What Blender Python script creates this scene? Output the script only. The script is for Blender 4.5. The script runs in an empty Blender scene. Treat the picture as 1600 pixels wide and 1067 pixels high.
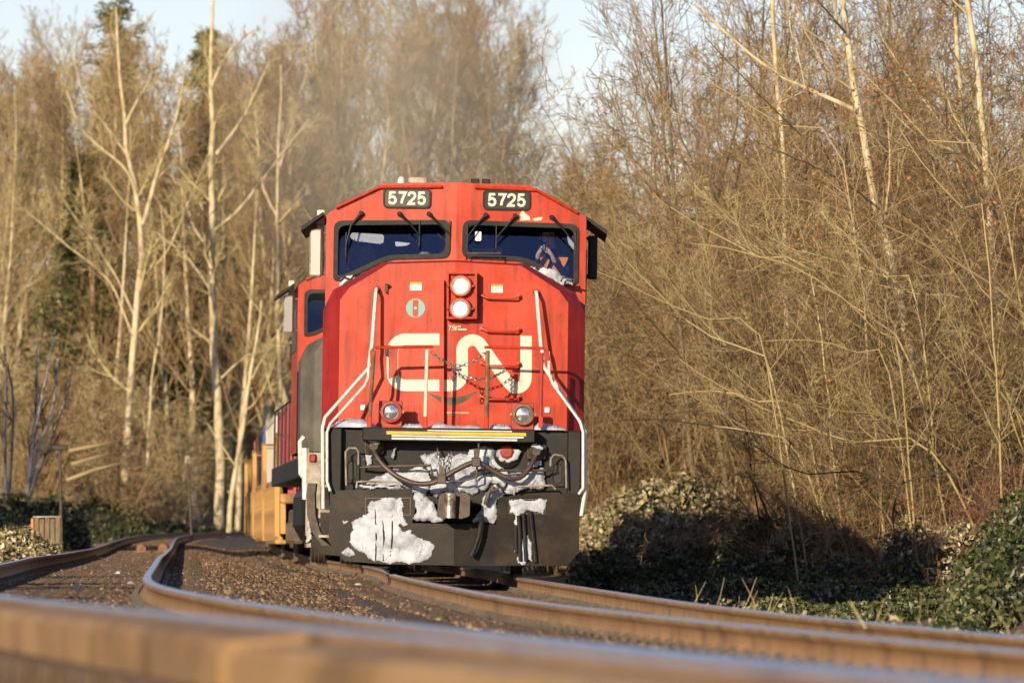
import bpy, math, random
import numpy as np
from mathutils import Vector, Matrix
from mathutils.geometry import tessellate_polygon

# ------------------------------------------------------------------ camera, world, sun, exposure
S = bpy.context.scene
F = 10560.0                    # focal length in pixels of the 1600 px wide photograph
HOR = 860.0                    # row of the horizon in the photograph
cd = bpy.data.cameras.new('camera')
cam = bpy.data.objects.new('camera', cd)
S.collection.objects.link(cam)
S.camera = cam
cd.sensor_width = 36.0
cd.lens = F / 1600 * 36.0
cd.clip_start = 0.5
cd.clip_end = 3000
cam.location = (0, 0, 0)
cam.rotation_euler = (math.radians(90) + math.atan((HOR - 533.5) / F), 0, 0)
cd.dof.use_dof = True
cd.dof.focus_distance = 81.0
cd.dof.aperture_fstop = 4.8

SUN_AZ, SUN_EL = math.radians(22), math.radians(16)     # from behind the camera, on its left
w = bpy.data.worlds.new('World')
S.world = w
w.use_nodes = True
wn = w.node_tree
sky = wn.nodes.new('ShaderNodeTexSky')
sky.sky_type = 'NISHITA'
sky.sun_disc = False
sky.sun_elevation = SUN_EL
sky.sun_rotation = math.radians(180) + SUN_AZ
sky.air_density = 1.0
sky.dust_density = 0.3
sky.ozone_density = 1.8
wb = wn.nodes.new('ShaderNodeVectorMath')          # white balance of the whole sky
wb.operation = 'MULTIPLY'
wb.inputs[1].default_value = (1.08, .94, 1.06)
wn.links.new(sky.outputs[0], wb.inputs[0])
wn.links.new(wb.outputs[0], wn.nodes['Background'].inputs[0])
wn.nodes['Background'].inputs[1].default_value = 0.095
sl = bpy.data.lights.new('sun', 'SUN')
sl.energy = 4.7
sl.angle = math.radians(0.5)
sl.color = (1.0, 0.83, 0.57)
so = bpy.data.objects.new('sun', sl)
S.collection.objects.link(so)
sdir = Vector((math.sin(SUN_AZ) * math.cos(SUN_EL), math.cos(SUN_AZ) * math.cos(SUN_EL), -math.sin(SUN_EL)))
so.rotation_euler = sdir.to_track_quat('-Z', 'Y').to_euler()
S.view_settings.view_transform = 'Standard'
S.view_settings.look = 'None'
S.view_settings.exposure = 0.5
S.view_settings.gamma = 1.0
S.view_settings.use_curve_mapping = False
S.render.engine = 'CYCLES'
S.cycles.use_denoising = True
S.cycles.max_bounces = 5
S.cycles.diffuse_bounces = 2
S.cycles.glossy_bounces = 3
S.cycles.transparent_max_bounces = 12
S.cycles.volume_bounces = 0
S.cycles.adaptive_threshold = 0.02

C = S.collection
rnd = random.Random(5)
RNG = np.random.default_rng(11)


# ------------------------------------------------------------------ helpers
def tag(o, label=None, cat=None, group=None, kind=None):
    if label: o['label'] = label
    if cat: o['category'] = cat
    if group: o['group'] = group
    if kind: o['kind'] = kind
    return o


def empty(name, loc=(0, 0, 0), rot=(0, 0, 0)):
    o = bpy.data.objects.new(name, None)
    o.location = loc
    o.rotation_euler = rot
    o.empty_display_size = 0.3
    C.objects.link(o)
    return o


def link(name, me, m, parent=None):
    o = bpy.data.objects.new(name, me)
    C.objects.link(o)
    if m is not None and not me.materials:
        me.materials.append(m)
    if parent is not None:
        o.parent = parent
    return o


def copy_tree(o, parent=None):
    c = o.copy()
    C.objects.link(c)
    c.parent = parent
    for ch in o.children:
        copy_tree(ch, c)
    return c


def mesh_np(name, V, Fq, m=None, smooth=False):
    """big meshes: V (n,3), Fq (k,4) or (k,3)"""
    V = np.ascontiguousarray(V, dtype=np.float32).reshape(-1, 3)
    Fq = np.ascontiguousarray(Fq, dtype=np.int32)
    k = Fq.shape[1]
    me = bpy.data.meshes.new(name)
    me.vertices.add(len(V))
    me.vertices.foreach_set('co', V.ravel())
    me.loops.add(Fq.size)
    me.loops.foreach_set('vertex_index', Fq.ravel())
    me.polygons.add(len(Fq))
    me.polygons.foreach_set('loop_start', np.arange(0, Fq.size, k, dtype=np.int32))
    if smooth:
        me.polygons.foreach_set('use_smooth', np.ones(len(Fq), dtype=bool))
    me.update(calc_edges=True)
    if m is not None:
        me.materials.append(m)
    return me


class MB:
    def __init__(s):
        s.v = []
        s.f = []

    def add(s, vs, fs):
        b = len(s.v)
        s.v += [tuple(v) for v in vs]
        s.f += [tuple(i + b for i in f) for f in fs]
        return s

    def box(s, x0, x1, y0, y1, z0, z1, bev=0.0):
        if bev > 0:
            b = min(bev, (x1 - x0) * .45, (y1 - y0) * .45, (z1 - z0) * .45)
            ring = lambda x0, x1, y0, y1, z: [(x0, y0, z), (x1, y0, z), (x1, y1, z), (x0, y1, z)]
            oct_ = lambda z, e: [(x0 + b + e, y0 + e, z), (x1 - b - e, y0 + e, z), (x1 - e, y0 + b + e, z), (x1 - e, y1 - b - e, z),
                                 (x1 - b - e, y1 - e, z), (x0 + b + e, y1 - e, z), (x0 + e, y1 - b - e, z), (x0 + e, y0 + b + e, z)]
            e = b * .55
            vs = oct_(z0, e) + oct_(z0 + b, 0) + oct_(z1 - b, 0) + oct_(z1, e)
            fs = [tuple(range(7, -1, -1)), tuple(range(24, 32))]
            for k in range(3):
                for i in range(8):
                    j = (i + 1) % 8
                    fs.append((k * 8 + i, k * 8 + j, k * 8 + 8 + j, k * 8 + 8 + i))
            return s.add(vs, fs)
        vs = [(x0, y0, z0), (x1, y0, z0), (x1, y1, z0), (x0, y1, z0), (x0, y0, z1), (x1, y0, z1), (x1, y1, z1), (x0, y1, z1)]
        return s.add(vs, [(3, 2, 1, 0), (4, 5, 6, 7), (0, 1, 5, 4), (1, 2, 6, 5), (2, 3, 7, 6), (3, 0, 4, 7)])

    def tube(s, pts, r, k=8, caps=True):
        pts = [Vector(p) for p in pts]
        n = len(pts)
        rs = r if isinstance(r, (list, tuple)) else [r] * n
        ref = None
        vs = []
        for i, p in enumerate(pts):
            t = (pts[min(i + 1, n - 1)] - pts[max(i - 1, 0)])
            if t.length < 1e-9:
                t = Vector((0, 0, 1))
            t.normalize()
            if ref is None:
                ref = t.orthogonal().normalized()
            else:
                ref = (ref - t * ref.dot(t))
                ref = ref.normalized() if ref.length > 1e-6 else t.orthogonal().normalized()
            b = t.cross(ref)
            for j in range(k):
                a = 2 * math.pi * j / k
                vs.append(p + (ref * math.cos(a) + b * math.sin(a)) * rs[i])
        fs = []
        for i in range(n - 1):
            for j in range(k):
                j2 = (j + 1) % k
                fs.append((i * k + j, i * k + j2, i * k + k + j2, i * k + k + j))
        if caps:
            fs.append(tuple(range(k - 1, -1, -1)))
            fs.append(tuple(range((n - 1) * k, n * k)))
        return s.add(vs, fs)

    def lathe_y(s, c, prof, k=24):
        """profile [(radius, y offset)] turned about an axis along y through c"""
        vs, fs = [], []
        for (r, y) in prof:
            for j in range(k):
                a = 2 * math.pi * j / k
                vs.append((c[0] + r * math.cos(a), c[1] + y, c[2] + r * math.sin(a)))
        for i in range(len(prof) - 1):
            for j in range(k):
                j2 = (j + 1) % k
                fs.append((i * k + j, i * k + j2, i * k + k + j2, i * k + k + j))
        fs.append(tuple(range(k - 1, -1, -1)))
        fs.append(tuple(range((len(prof) - 1) * k, len(prof) * k)))
        return s.add(vs, fs)

    def plate(s, poly, yf, th, holes=()):
        """poly [(x,z)] facing -y at depth yf(x,z), thickness th towards +y"""
        if not callable(yf):
            y0 = yf
            yf = lambda x, z: y0
        loops = [list(poly)] + [list(h) for h in holes]
        tri = tessellate_polygon([[Vector((a, b, 0)) for a, b in l] for l in loops])
        pts = [p for l in loops for p in l]
        n = len(pts)
        vs = [(x, yf(x, z), z) for x, z in pts] + [(x, yf(x, z) + th, z) for x, z in pts]
        fs = []
        for a, b, c in tri:
            (ax, az), (bx, bz), (cx, cz) = pts[a], pts[b], pts[c]
            if (bx - ax) * (cz - az) - (bz - az) * (cx - ax) < 0:
                b, c = c, b
            fs.append((a, b, c))
            fs.append((c + n, b + n, a + n))
        o = 0
        for l in loops:
            m = len(l)
            ar = sum(l[i][0] * l[(i + 1) % m][1] - l[(i + 1) % m][0] * l[i][1] for i in range(m))
            first = (o == 0)
            for i in range(m):
                j = (i + 1) % m
                q = (o + i, o + i + n, o + j + n, o + j)
                if (ar < 0) == first:
                    q = q[::-1]
                fs.append(q)
            o += m
        return s.add(vs, fs)

    def ring(s, outer, inner, yf, th):
        return s.plate(outer, yf, th, [inner])

    def ribbon(s, pts, wid, yf, th=0.004, sub=6):
        """flat stroke along 2-D points (x,z) lying on depth yf"""
        P = [Vector(p) for p in pts]
        Q = []
        for i in range(len(P) - 1):
            for k in range(sub):
                Q.append(P[i].lerp(P[i + 1], k / sub))
        Q.append(P[-1])
        n = len(Q)
        L, R = [], []
        for i in range(n):
            a = (Q[i] - Q[i - 1]).normalized() if i > 0 else (Q[1] - Q[0]).normalized()
            b = (Q[i + 1] - Q[i]).normalized() if i < n - 1 else a
            t = (a + b)
            t = t.normalized() if t.length > 1e-6 else a
            nn = Vector((-t.y, t.x))
            c = max(0.5, nn.dot(Vector((-a.y, a.x))))
            L.append(Q[i] + nn * (wid / 2 / c))
            R.append(Q[i] - nn * (wid / 2 / c))
        vs = [(p.x, yf(p.x, p.y) - th, p.y) for p in L] + [(p.x, yf(p.x, p.y) - th, p.y) for p in R]
        fs = [(i, i + n, i + n + 1, i + 1) for i in range(n - 1)]
        return s.add(vs, fs)

    def torus(s, c, R, r, M=None, k=10, kk=5, stretch=1.0):
        vs, fs = [], []
        for i in range(k):
            a = 2 * math.pi * i / k
            for j in range(kk):
                b = 2 * math.pi * j / kk
                p = Vector(((R + r * math.cos(b)) * math.cos(a) * stretch, r * math.sin(b), (R + r * math.cos(b)) * math.sin(a)))
                if M is not None:
                    p = M @ p
                vs.append(p + Vector(c))
        for i in range(k):
            for j in range(kk):
                i2, j2 = (i + 1) % k, (j + 1) % kk
                fs.append((i * kk + j, i2 * kk + j, i2 * kk + j2, i * kk + j2))
        return s.add(vs, fs)

    def mesh(s, name, m=None, smooth=False):
        me = bpy.data.meshes.new(name)
        me.from_pydata(s.v, [], s.f)
        if smooth:
            me.polygons.foreach_set('use_smooth', [True] * len(me.polygons))
            try:
                me.set_sharp_from_angle(angle=math.radians(40))
            except Exception:
                pass
        me.update()
        if m is not None:
            me.materials.append(m)
        return me

    def build(s, name, m, parent=None, smooth=False):
        return link(name, s.mesh(name, m, smooth), None, parent)


def rounded(poly, r, n=5):
    """round the corners of a polygon [(x,z)]; r a number or a list"""
    out = []
    m = len(poly)
    for i in range(m):
        p = Vector(poly[i]); a = Vector(poly[i - 1]); b = Vector(poly[(i + 1) % m])
        rr = r[i] if isinstance(r, (list, tuple)) else r
        da, db = (a - p), (b - p)
        rr2 = min(rr, da.length * .48, db.length * .48)
        p0, p1 = p + da.normalized() * rr2, p + db.normalized() * rr2
        for k in range(n + 1):
            t = k / n
            out.append(tuple((p0 * (1 - t) ** 2) + p * (2 * t * (1 - t)) + p1 * t ** 2))
    return out


def offset_poly(poly, d):
    """shrink (d>0) a polygon towards its inside"""
    m = len(poly)
    ar = sum(poly[i][0] * poly[(i + 1) % m][1] - poly[(i + 1) % m][0] * poly[i][1] for i in range(m))
    sg = 1 if ar > 0 else -1
    out = []
    for i in range(m):
        a, p, b = Vector(poly[i - 1]), Vector(poly[i]), Vector(poly[(i + 1) % m])
        t1, t2 = (p - a), (b - p)
        t1 = t1.normalized() if t1.length > 1e-9 else t2.normalized()
        t2 = t2.normalized() if t2.length > 1e-9 else t1
        n1, n2 = Vector((-t1.y, t1.x)) * sg, Vector((-t2.y, t2.x)) * sg
        n = n1 + n2
        n = n.normalized() if n.length > 1e-6 else n1
        c = max(.4, n.dot(n1))
        out.append(tuple(p + n * (d / c)))
    return out


def arc(cx, cy, r, a0, a1, n=8):
    return [(cx + r * math.cos(math.radians(a0 + (a1 - a0) * i / n)), cy + r * math.sin(math.radians(a0 + (a1 - a0) * i / n))) for i in range(n + 1)]


# ------------------------------------------------------------------ materials
def mat(name, cols, rough=0.6, scale=4.0, detail=4.0, metal=0.0, bump=0.0, bscale=None, pos=(0.35, 0.65), stretch=(1, 1, 1), spec=0.5, island=0.0, coat=0.0):
    m = bpy.data.materials.new(name)
    m.use_nodes = True
    nt = m.node_tree
    b = nt.nodes['Principled BSDF']
    b.inputs['Roughness'].default_value = rough
    b.inputs['Metallic'].default_value = metal
    b.inputs['Specular IOR Level'].default_value = spec
    if coat:
        b.inputs['Coat Weight'].default_value = coat
        b.inputs['Coat Roughness'].default_value = 0.12
    if not isinstance(cols, list):
        cols = [cols]
    if len(cols) == 1 and not bump:
        b.inputs['Base Color'].default_value = (*cols[0], 1)
        return m
    tc = nt.nodes.new('ShaderNodeTexCoord')
    mp = nt.nodes.new('ShaderNodeMapping')
    mp.inputs['Scale'].default_value = stretch
    nt.links.new(tc.outputs['Object'], mp.inputs['Vector'])
    nz = nt.nodes.new('ShaderNodeTexNoise')
    nz.inputs['Scale'].default_value = scale
    nz.inputs['Detail'].default_value = detail
    nz.inputs['Roughness'].default_value = 0.62
    nt.links.new(mp.outputs[0], nz.inputs['Vector'])
    fac = nz.outputs['Fac']
    if island > 0:
        geo = nt.nodes.new('ShaderNodeNewGeometry')
        mx = nt.nodes.new('ShaderNodeMix')
        mx.inputs['Factor'].default_value = island
        nt.links.new(fac, mx.inputs['A'])
        nt.links.new(geo.outputs['Random Per Island'], mx.inputs['B'])
        fac = mx.outputs['Result']
    cr = nt.nodes.new('ShaderNodeValToRGB')
    el = cr.color_ramp.elements
    n = len(cols)
    if island > 0:
        pos = (pos[0] * (1 - island), pos[1] * (1 - island) + island)
    while len(el) < n:
        el.new(0.5)
    for i, c in enumerate(cols):
        el[i].position = pos[0] + (pos[1] - pos[0]) * i / max(1, n - 1)
        el[i].color = (*c, 1)
    nt.links.new(fac, cr.inputs['Fac'])
    nt.links.new(cr.outputs['Color'], b.inputs['Base Color'])
    if bump:
        bn = nt.nodes.new('ShaderNodeTexNoise')
        bn.inputs['Scale'].default_value = bscale or scale * 3
        bn.inputs['Detail'].default_value = 5
        nt.links.new(mp.outputs[0], bn.inputs['Vector'])
        bp = nt.nodes.new('ShaderNodeBump')
        bp.inputs['Strength'].default_value = bump
        bp.inputs['Distance'].default_value = 0.02
        nt.links.new(bn.outputs['Fac'], bp.inputs['Height'])
        nt.links.new(bp.outputs['Normal'], b.inputs['Normal'])
    return m


def glass_mat(name, tint=(0.8, 0.84, 0.9), ior=1.65):
    m = bpy.data.materials.new(name)
    m.use_nodes = True
    nt = m.node_tree
    nt.nodes.clear()
    out = nt.nodes.new('ShaderNodeOutputMaterial')
    tr = nt.nodes.new('ShaderNodeBsdfTransparent')
    tr.inputs[0].default_value = (*tint, 1)
    gl = nt.nodes.new('ShaderNodeBsdfGlossy')
    gl.inputs['Roughness'].default_value = 0.02
    gl.inputs['Color'].default_value = (0.5, 0.66, 1, 1)
    fr = nt.nodes.new('ShaderNodeFresnel')
    fr.inputs['IOR'].default_value = ior
    mx = nt.nodes.new('ShaderNodeMixShader')
    nt.links.new(fr.outputs[0], mx.inputs[0])
    nt.links.new(tr.outputs[0], mx.inputs[1])
    nt.links.new(gl.outputs[0], mx.inputs[2])
    nt.links.new(mx.outputs[0], out.inputs[0])
    return m


def emit_mat(name, col, strength):
    m = bpy.data.materials.new(name)
    m.use_nodes = True
    b = m.node_tree.nodes['Principled BSDF']
    b.inputs['Base Color'].default_value = (0.8, 0.8, 0.75, 1)
    b.inputs['Emission Color'].default_value = (*col, 1)
    b.inputs['Emission Strength'].default_value = strength
    b.inputs['Roughness'].default_value = 0.1
    return m


M = {}
def painted(name, base, fade, grime):
    """weathered gloss paint: faded patches, vertical dirt streaks, small chips"""
    m = mat(name, [tuple(c * .86 for c in base), base, fade], .36, 1.3, 7, pos=(.32, .78), spec=.3)
    nt = m.node_tree
    b = nt.nodes['Principled BSDF']
    col = b.inputs['Base Color'].links[0].from_socket
    tc = nt.nodes.new('ShaderNodeTexCoord')
    def noise(scale, stretch, lo, hi, detail=5):
        mp = nt.nodes.new('ShaderNodeMapping')
        mp.inputs['Scale'].default_value = stretch
        nt.links.new(tc.outputs['Object'], mp.inputs['Vector'])
        n = nt.nodes.new('ShaderNodeTexNoise')
        n.inputs['Scale'].default_value = scale
        n.inputs['Detail'].default_value = detail
        nt.links.new(mp.outputs[0], n.inputs['Vector'])
        r = nt.nodes.new('ShaderNodeMapRange')
        r.inputs['From Min'].default_value = lo
        r.inputs['From Max'].default_value = hi
        nt.links.new(n.outputs['Fac'], r.inputs['Value'])
        return r.outputs[0]
    def over(fac, c, amount):
        nonlocal col
        k = nt.nodes.new('ShaderNodeMath'); k.operation = 'MULTIPLY'
        nt.links.new(fac, k.inputs[0]); k.inputs[1].default_value = amount
        x = nt.nodes.new('ShaderNodeMix'); x.data_type = 'RGBA'
        nt.links.new(k.outputs[0], x.inputs['Factor'])
        nt.links.new(col, x.inputs['A'])
        x.inputs['B'].default_value = (*c, 1)
        col = x.outputs['Result']
    over(noise(3.0, (5, 5, .35), .46, .70), grime, .7)
    over(noise(2.0, (1, 1, 1), .50, .70, 8), fade, .8)
    over(noise(46, (1, 1, 1), .67, .71, 2), (.05, .03, .025), .8)
    over(noise(7, (1, 1, .6), .60, .78, 9), grime, .5)
    nt.links.new(col, b.inputs['Base Color'])
    r = noise(4, (1, 1, .5), .3, .7)
    q = nt.nodes.new('ShaderNodeMapRange')
    q.inputs['To Min'].default_value = .30
    q.inputs['To Max'].default_value = .58
    nt.links.new(r, q.inputs['Value'])
    nt.links.new(q.outputs[0], b.inputs['Roughness'])
    return m


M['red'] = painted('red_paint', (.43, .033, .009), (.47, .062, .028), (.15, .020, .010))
M['red_side'] = painted('shaded_red_paint', (.24, .012, .010), (.28, .02, .018), (.10, .012, .010))  # nose sides: their shade and dull reflection painted in as deeper red
M['red_dark'] = mat('dark_red_paint', [(.20, .012, .010), (.34, .022, .015)], .5, 6)
M['white'] = mat('white_paint', [(.30, .27, .22), (.62, .60, .57)], .45, 14, 6, pos=(.25, .5))
M['cream'] = mat('cream_paint', [(.26, .22, .17), (.54, .48, .38), (.60, .54, .44)], .5, 20, 8, pos=(.22, .5))
M['rust_post'] = mat('rusty_post', [(.10, .045, .02), (.24, .12, .055)], .7, 9)
M['black'] = mat('black_paint', [(.006, .006, .007), (.016, .015, .015)], .5, 5, 6, spec=.25)
M['rubber'] = mat('rubber', [(.008, .008, .009), (.022, .021, .021)], .6, 8, spec=.25)
M['plow'] = mat('plow_steel', [(.006, .005, .0045), (.016, .012, .009), (.045, .029, .017)], .55, 3.2, 9, pos=(.3, .75), bump=.12, bscale=60, spec=.2)
M['steel'] = mat('worn_steel', [(.10, .07, .05), (.42, .40, .38)], .3, 12, metal=.7, pos=(.4, .6))
M['iron'] = mat('grimy_iron', [(.03, .024, .018), (.09, .062, .042)], .6, 9)
M['hose'] = mat('hose_rubber', [(.035, .024, .02), (.085, .05, .038)], .5, 6)
M['snow'] = mat('snow', [(.16, .16, .18), (.34, .37, .44), (.46, .49, .56)], .65, 5, 9, pos=(.30, .60), bump=.4, bscale=16, spec=.25)
M['yellow'] = mat('yellow_paint', [(.55, .26, .02), (.72, .38, .03)], .5, 5)
M['teal'] = mat('teal_sticker', (.12, .33, .33), .4)
M['orange'] = mat('orange_sticker', (.75, .22, .04), .4)
M['paper'] = mat('white_sticker', (.75, .72, .68), .5)
M['board'] = mat('number_board', (.018, .017, .016), .3)
M['glass'] = glass_mat('window_glass')
M['lens'] = mat('lamp_lens', [(.35, .38, .42), (.75, .78, .80)], .12, 25, metal=.85)
M['lamp'] = emit_mat('headlamp_glow', (1.0, .86, .62), 9)
M['mirror'] = mat('mirror_glass', (.55, .55, .54), .22, metal=.9)
M['interior'] = mat('cab_interior', [(.012, .02, .045), (.03, .05, .10)], .8, 2)  # blue lightened to paint in the sky reflection of the windscreens
M['grey'] = mat('hood_grey', [(.05, .045, .038), (.11, .098, .08)], .6, 2.5, 7)
M['underframe'] = mat('underframe_grime', [(.05, .038, .028), (.14, .10, .07)], .75, 4, 7)
M['dirty_steel'] = mat('dirty_step_steel', [(.16, .13, .10), (.40, .36, .30)], .6, 6, 7)


# ------------------------------------------------------------------ the two tracks and the ground
def curve(ds, vs, smooth=6.0):
    x = np.arange(-60, 640, 0.5)
    y = np.interp(x, ds, vs)
    # linear extrapolation at the near end
    a = (vs[1] - vs[0]) / (ds[1] - ds[0])
    y = np.where(x < ds[0], vs[0] + a * (x - ds[0]), y)
    k = int(smooth / 0.5 * 2)
    g = np.exp(-0.5 * ((np.arange(-k, k + 1) * 0.5) / smooth) ** 2)
    g /= g.sum()
    yp = np.pad(y, k, mode='edge')
    ys = np.convolve(yp, g, mode='valid')
    return lambda d: np.interp(d, x, ys)


_nd = np.array([-10, 0, 6, 10, 15, 20, 25, 30, 35, 40, 46, 53.])
_xr = 4.357 - .2188 * _nd + .00155 * _nd ** 2
XLR = curve(list(_nd) + [66, 80, 100, 130, 165, 200, 225, 250, 290, 350, 450],
            list(_xr) + [-3.50, -4.18, -5.14, -6.58, -8.27, -9.94, -10.75, -10.5, -7.5, 0, 14], 3.5)
HLR = curve([0, 10, 20, 30, 40, 53, 66, 80, 100, 130, 165, 200, 225, 250, 290, 400],
            [.33, .325, .315, .285, .25, .225, .15, .083, .045, -.037, -.2, -.38, -.53, -.68, -.85, -1.2], 4)
ELV = curve([0, 20, 30, 50, 70, 100, 600], [.12, .12, .09, .05, .01, .0, .0], 4)          # left rail higher on the near curve
XRC = curve(list(_nd) + [66, 80, 91, 102, 106, 125, 160, 200, 230, 260, 300, 360, 450],
            list(_xr + 3.54) + [-.07, -.68, -.95, -1.38, -1.60, -2.85, -4.65, -6.45, -7.5, -7.2, -4.5, 3, 17], 3.5)
HRC = curve([0, 10, 20, 30, 40, 53, 66, 80, 105, 125, 160, 200, 250, 300, 400],
            [.5, .49, .475, .455, .415, .385, .33, .295, .24, .16, 0, -.2, -.5, -.7, -1.0], 4)
ELR = curve([0, 30, 60, 80, 100, 600], [.08, .07, .05, .035, .03, .03], 4)
XLC = lambda d: XLR(d) - .75
HLC = lambda d: HLR(d) - ELV(d) / 2


def at(px, py, d):
    return Vector(((px - 800) / F * d, d, (HOR - py) / F * d))


def slope(fn, d):
    return (fn(d + .5) - fn(d - .5))


def hnoise(x, y):
    return (np.sin(x * 1.7 + 1.3 * np.sin(y * .9)) + np.sin(y * 1.3 + 1.1 * np.sin(x * 1.1 + 2)) + .6 * np.sin(x * 3.9 + y * 2.7) + .5 * np.sin(y * 4.7 - x * 2.2)) * .25


def sstep(a, b, x):
    t = np.clip((x - a) / (b - a), 0, 1)
    return t * t * (3 - 2 * t)


def ground_z(X, d):
    X = np.asarray(X, dtype=float)
    d = np.asarray(d, dtype=float)
    bl = -HLC(d) - .203
    br = -HRC(d) - .203
    tl, tr = X - XLC(d), X - XRC(d)
    u = np.clip((tl - 1.35) / np.maximum(.3, (XRC(d) - XLC(d)) - 2.7), 0, 1)
    z = bl + (br - bl) * sstep(0, 1, u) - .05 * np.sin(np.pi * u)
    tiltL = -ELV(d) * np.clip(tl, -1.4, 1.4) / 1.5
    tiltR = -ELR(d) * np.clip(tr, -1.4, 1.4) / 1.5
    z = z + np.where(u <= 0, tiltL, np.where(u >= 1, tiltR, 0))
    # left shoulder, then a gentle rise
    near = 1 - sstep(40, 55, d)
    z = z - .30 * sstep(1.5, 3.2, -tl) * (1 - near) - .5 * sstep(.95, 1.5, -tl) * near + .9 * sstep(5, 16, -tl) * sstep(60, 140, d)
    # right shoulder, ditch and bank
    bs = 3.4 + 3.0 * sstep(66, 90, d) - 1.5 * sstep(126, 145, d)
    z = z - .36 * sstep(1.5, 2.5, tr) + 1.5 * sstep(bs, bs + 4.5, tr) + .06 * np.maximum(0, tr - bs - 4)
    rough = sstep(1.6, 3, -tl) + sstep(1.7, 3, tr) + .25
    z = z + .05 * hnoise(X * .9, d * .7) * rough
    # the wooded hillside far behind
    hill = 16 * sstep(265, 520, d) + 1.2 * sstep(250, 290, d)
    z = z + hill * np.maximum(sstep(2.5, 9, np.minimum(np.abs(tl), np.abs(tr))), sstep(300, 330, d))
    return z


M['ground'] = mat('earth_and_litter', [(.055, .038, .022), (.13, .085, .045), (.20, .14, .075)], .9, 1.3, 9, bump=.5, bscale=9)
M['ballast'] = mat('ballast_floor', [(.022, .015, .010), (.07, .042, .022), (.15, .095, .05)], .9, 5, 9, bump=.6, bscale=28)
M['stone'] = mat('ballast_stone', [(.04, .028, .019), (.14, .085, .046), (.36, .24, .145)], .85, 3, 3, island=.7)
M['railside'] = mat('rusty_rail', [(.16, .085, .04), (.30, .17, .075), (.36, .21, .10)], .75, 3.0, 7, pos=(.3, .7), bump=.15, bscale=40)
M['railtop'] = mat('polished_rail_head', [(.30, .27, .25), (.52, .50, .50)], .28, 8, 5, metal=.85)
M['tie'] = mat('old_timber_tie', [(.03, .02, .013), (.08, .05, .03), (.13, .085, .05)], .85, 5, 6, stretch=(6, 1, 1), bump=.4)

dd = np.concatenate([np.arange(-40, 10, 2.), np.arange(10, 130, .5), np.arange(130, 300, 2), np.arange(300, 561, 10)])
tt = np.concatenate([np.arange(-70, -12, 3.), np.arange(-12, 12, .2), np.arange(12, 80, 3.)])
DD, TT = np.meshgrid(dd, tt, indexing='ij')
XX = TT + XRC(DD) - 2.0 * (1 - sstep(200, 300, DD)) * 1.0
XX = np.where(DD > 260, TT * 1.6 + XRC(260) - 2 + (XX - XX), XX)
ZZ = ground_z(XX, DD)
nI, nJ = DD.shape
idx = np.arange(nI * nJ).reshape(nI, nJ)
quads = np.stack([idx[:-1, :-1], idx[:-1, 1:], idx[1:, 1:], idx[1:, :-1]], -1).reshape(-1, 4)
g = link('ground', mesh_np('ground', np.stack([XX, DD, ZZ], -1), quads, M['ground'], True), None)
tag(g, kind='structure', label='brown earth and leaf litter on both sides of the tracks')

# ballast bed: a sheet just above the ground under and between the tracks
d2 = np.arange(6, 296, .5)
nT = 44
D2 = np.repeat(d2[:, None], nT, 1)
lo, hi = XLC(d2) - 2.3, XRC(d2) + 2.1
X2 = lo[:, None] + (hi - lo)[:, None] * np.linspace(0, 1, nT)[None, :]
Z2 = ground_z(X2, D2) + .012
Z2[:, 0] -= .05
Z2[:, -1] -= .05
idx = np.arange(D2.size).reshape(D2.shape)
q2 = np.stack([idx[:-1, :-1], idx[:-1, 1:], idx[1:, 1:], idx[1:, :-1]], -1).reshape(-1, 4)
bb = link('ballast_bed', mesh_np('ballast_bed', np.stack([X2, D2, Z2], -1), q2, M['ballast'], True), None)
tag(bb, kind='structure', label='brown stone ballast bed under both tracks')

# loose ballast stones (uncountable)
def stones(n, dlo, dhi, smin, smax, seed):
    r = np.random.default_rng(seed)
    # density in proportion to what the camera sees: more of them near
    d = dlo * (dhi / dlo) ** r.random(n)
    lo, hi = XLC(d) - 2.2, XRC(d) + 2.2
    X = lo + (hi - lo) * r.random(n)
    view = np.abs(X / d) < .083
    d, X = d[view], X[view]
    n = len(d)
    z = ground_z(X, d) + .012
    base = np.array([[1, 0, 0], [-1, 0, 0], [0, 1, 0], [0, -1, 0], [0, 0, 1], [0, 0, -1.]])
    Vb = base[None] * (.55 + .6 * r.random((n, 6, 1))) + r.normal(0, .22, (n, 6, 3))
    a = r.random(n) * 6.28
    ca, sa = np.cos(a), np.sin(a)
    x = Vb[..., 0] * ca[:, None] - Vb[..., 1] * sa[:, None]
    y = Vb[..., 0] * sa[:, None] + Vb[..., 1] * ca[:, None]
    Vb = np.stack([x, y, Vb[..., 2] * .75], -1)
    s = (smin + (smax - smin) * r.random(n) ** 2)
    V = Vb * s[:, None, None] + np.stack([X, d, z + s * .2], -1)[:, None, :]
    f = np.array([[0, 2, 4], [2, 1, 4], [1, 3, 4], [3, 0, 4], [2, 0, 5], [1, 2, 5], [3, 1, 5], [0, 3, 5]])
    Fc = (np.arange(n) * 6)[:, None, None] + f[None]
    return V.reshape(-1, 3), Fc.reshape(-1, 3)


V, Fc = stones(110000, 14, 200, .010, .038, 3)
tag(link('ballast_gravel', mesh_np('ballast_gravel', V, Fc, M['stone']), None), 'loose brown ballast stones between and beside the rails', 'gravel', kind='stuff')

RAIL = [(-.075, 0), (.075, 0), (.075, .012), (.022, .03), (.010, .042), (.010, .118), (.036, .130), (.037, .158), (.030, .168), (-.030, .168), (-.037, .158), (-.036, .130), (-.010, .118), (-.010, .042), (-.022, .03), (-.075, .012)]


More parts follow.
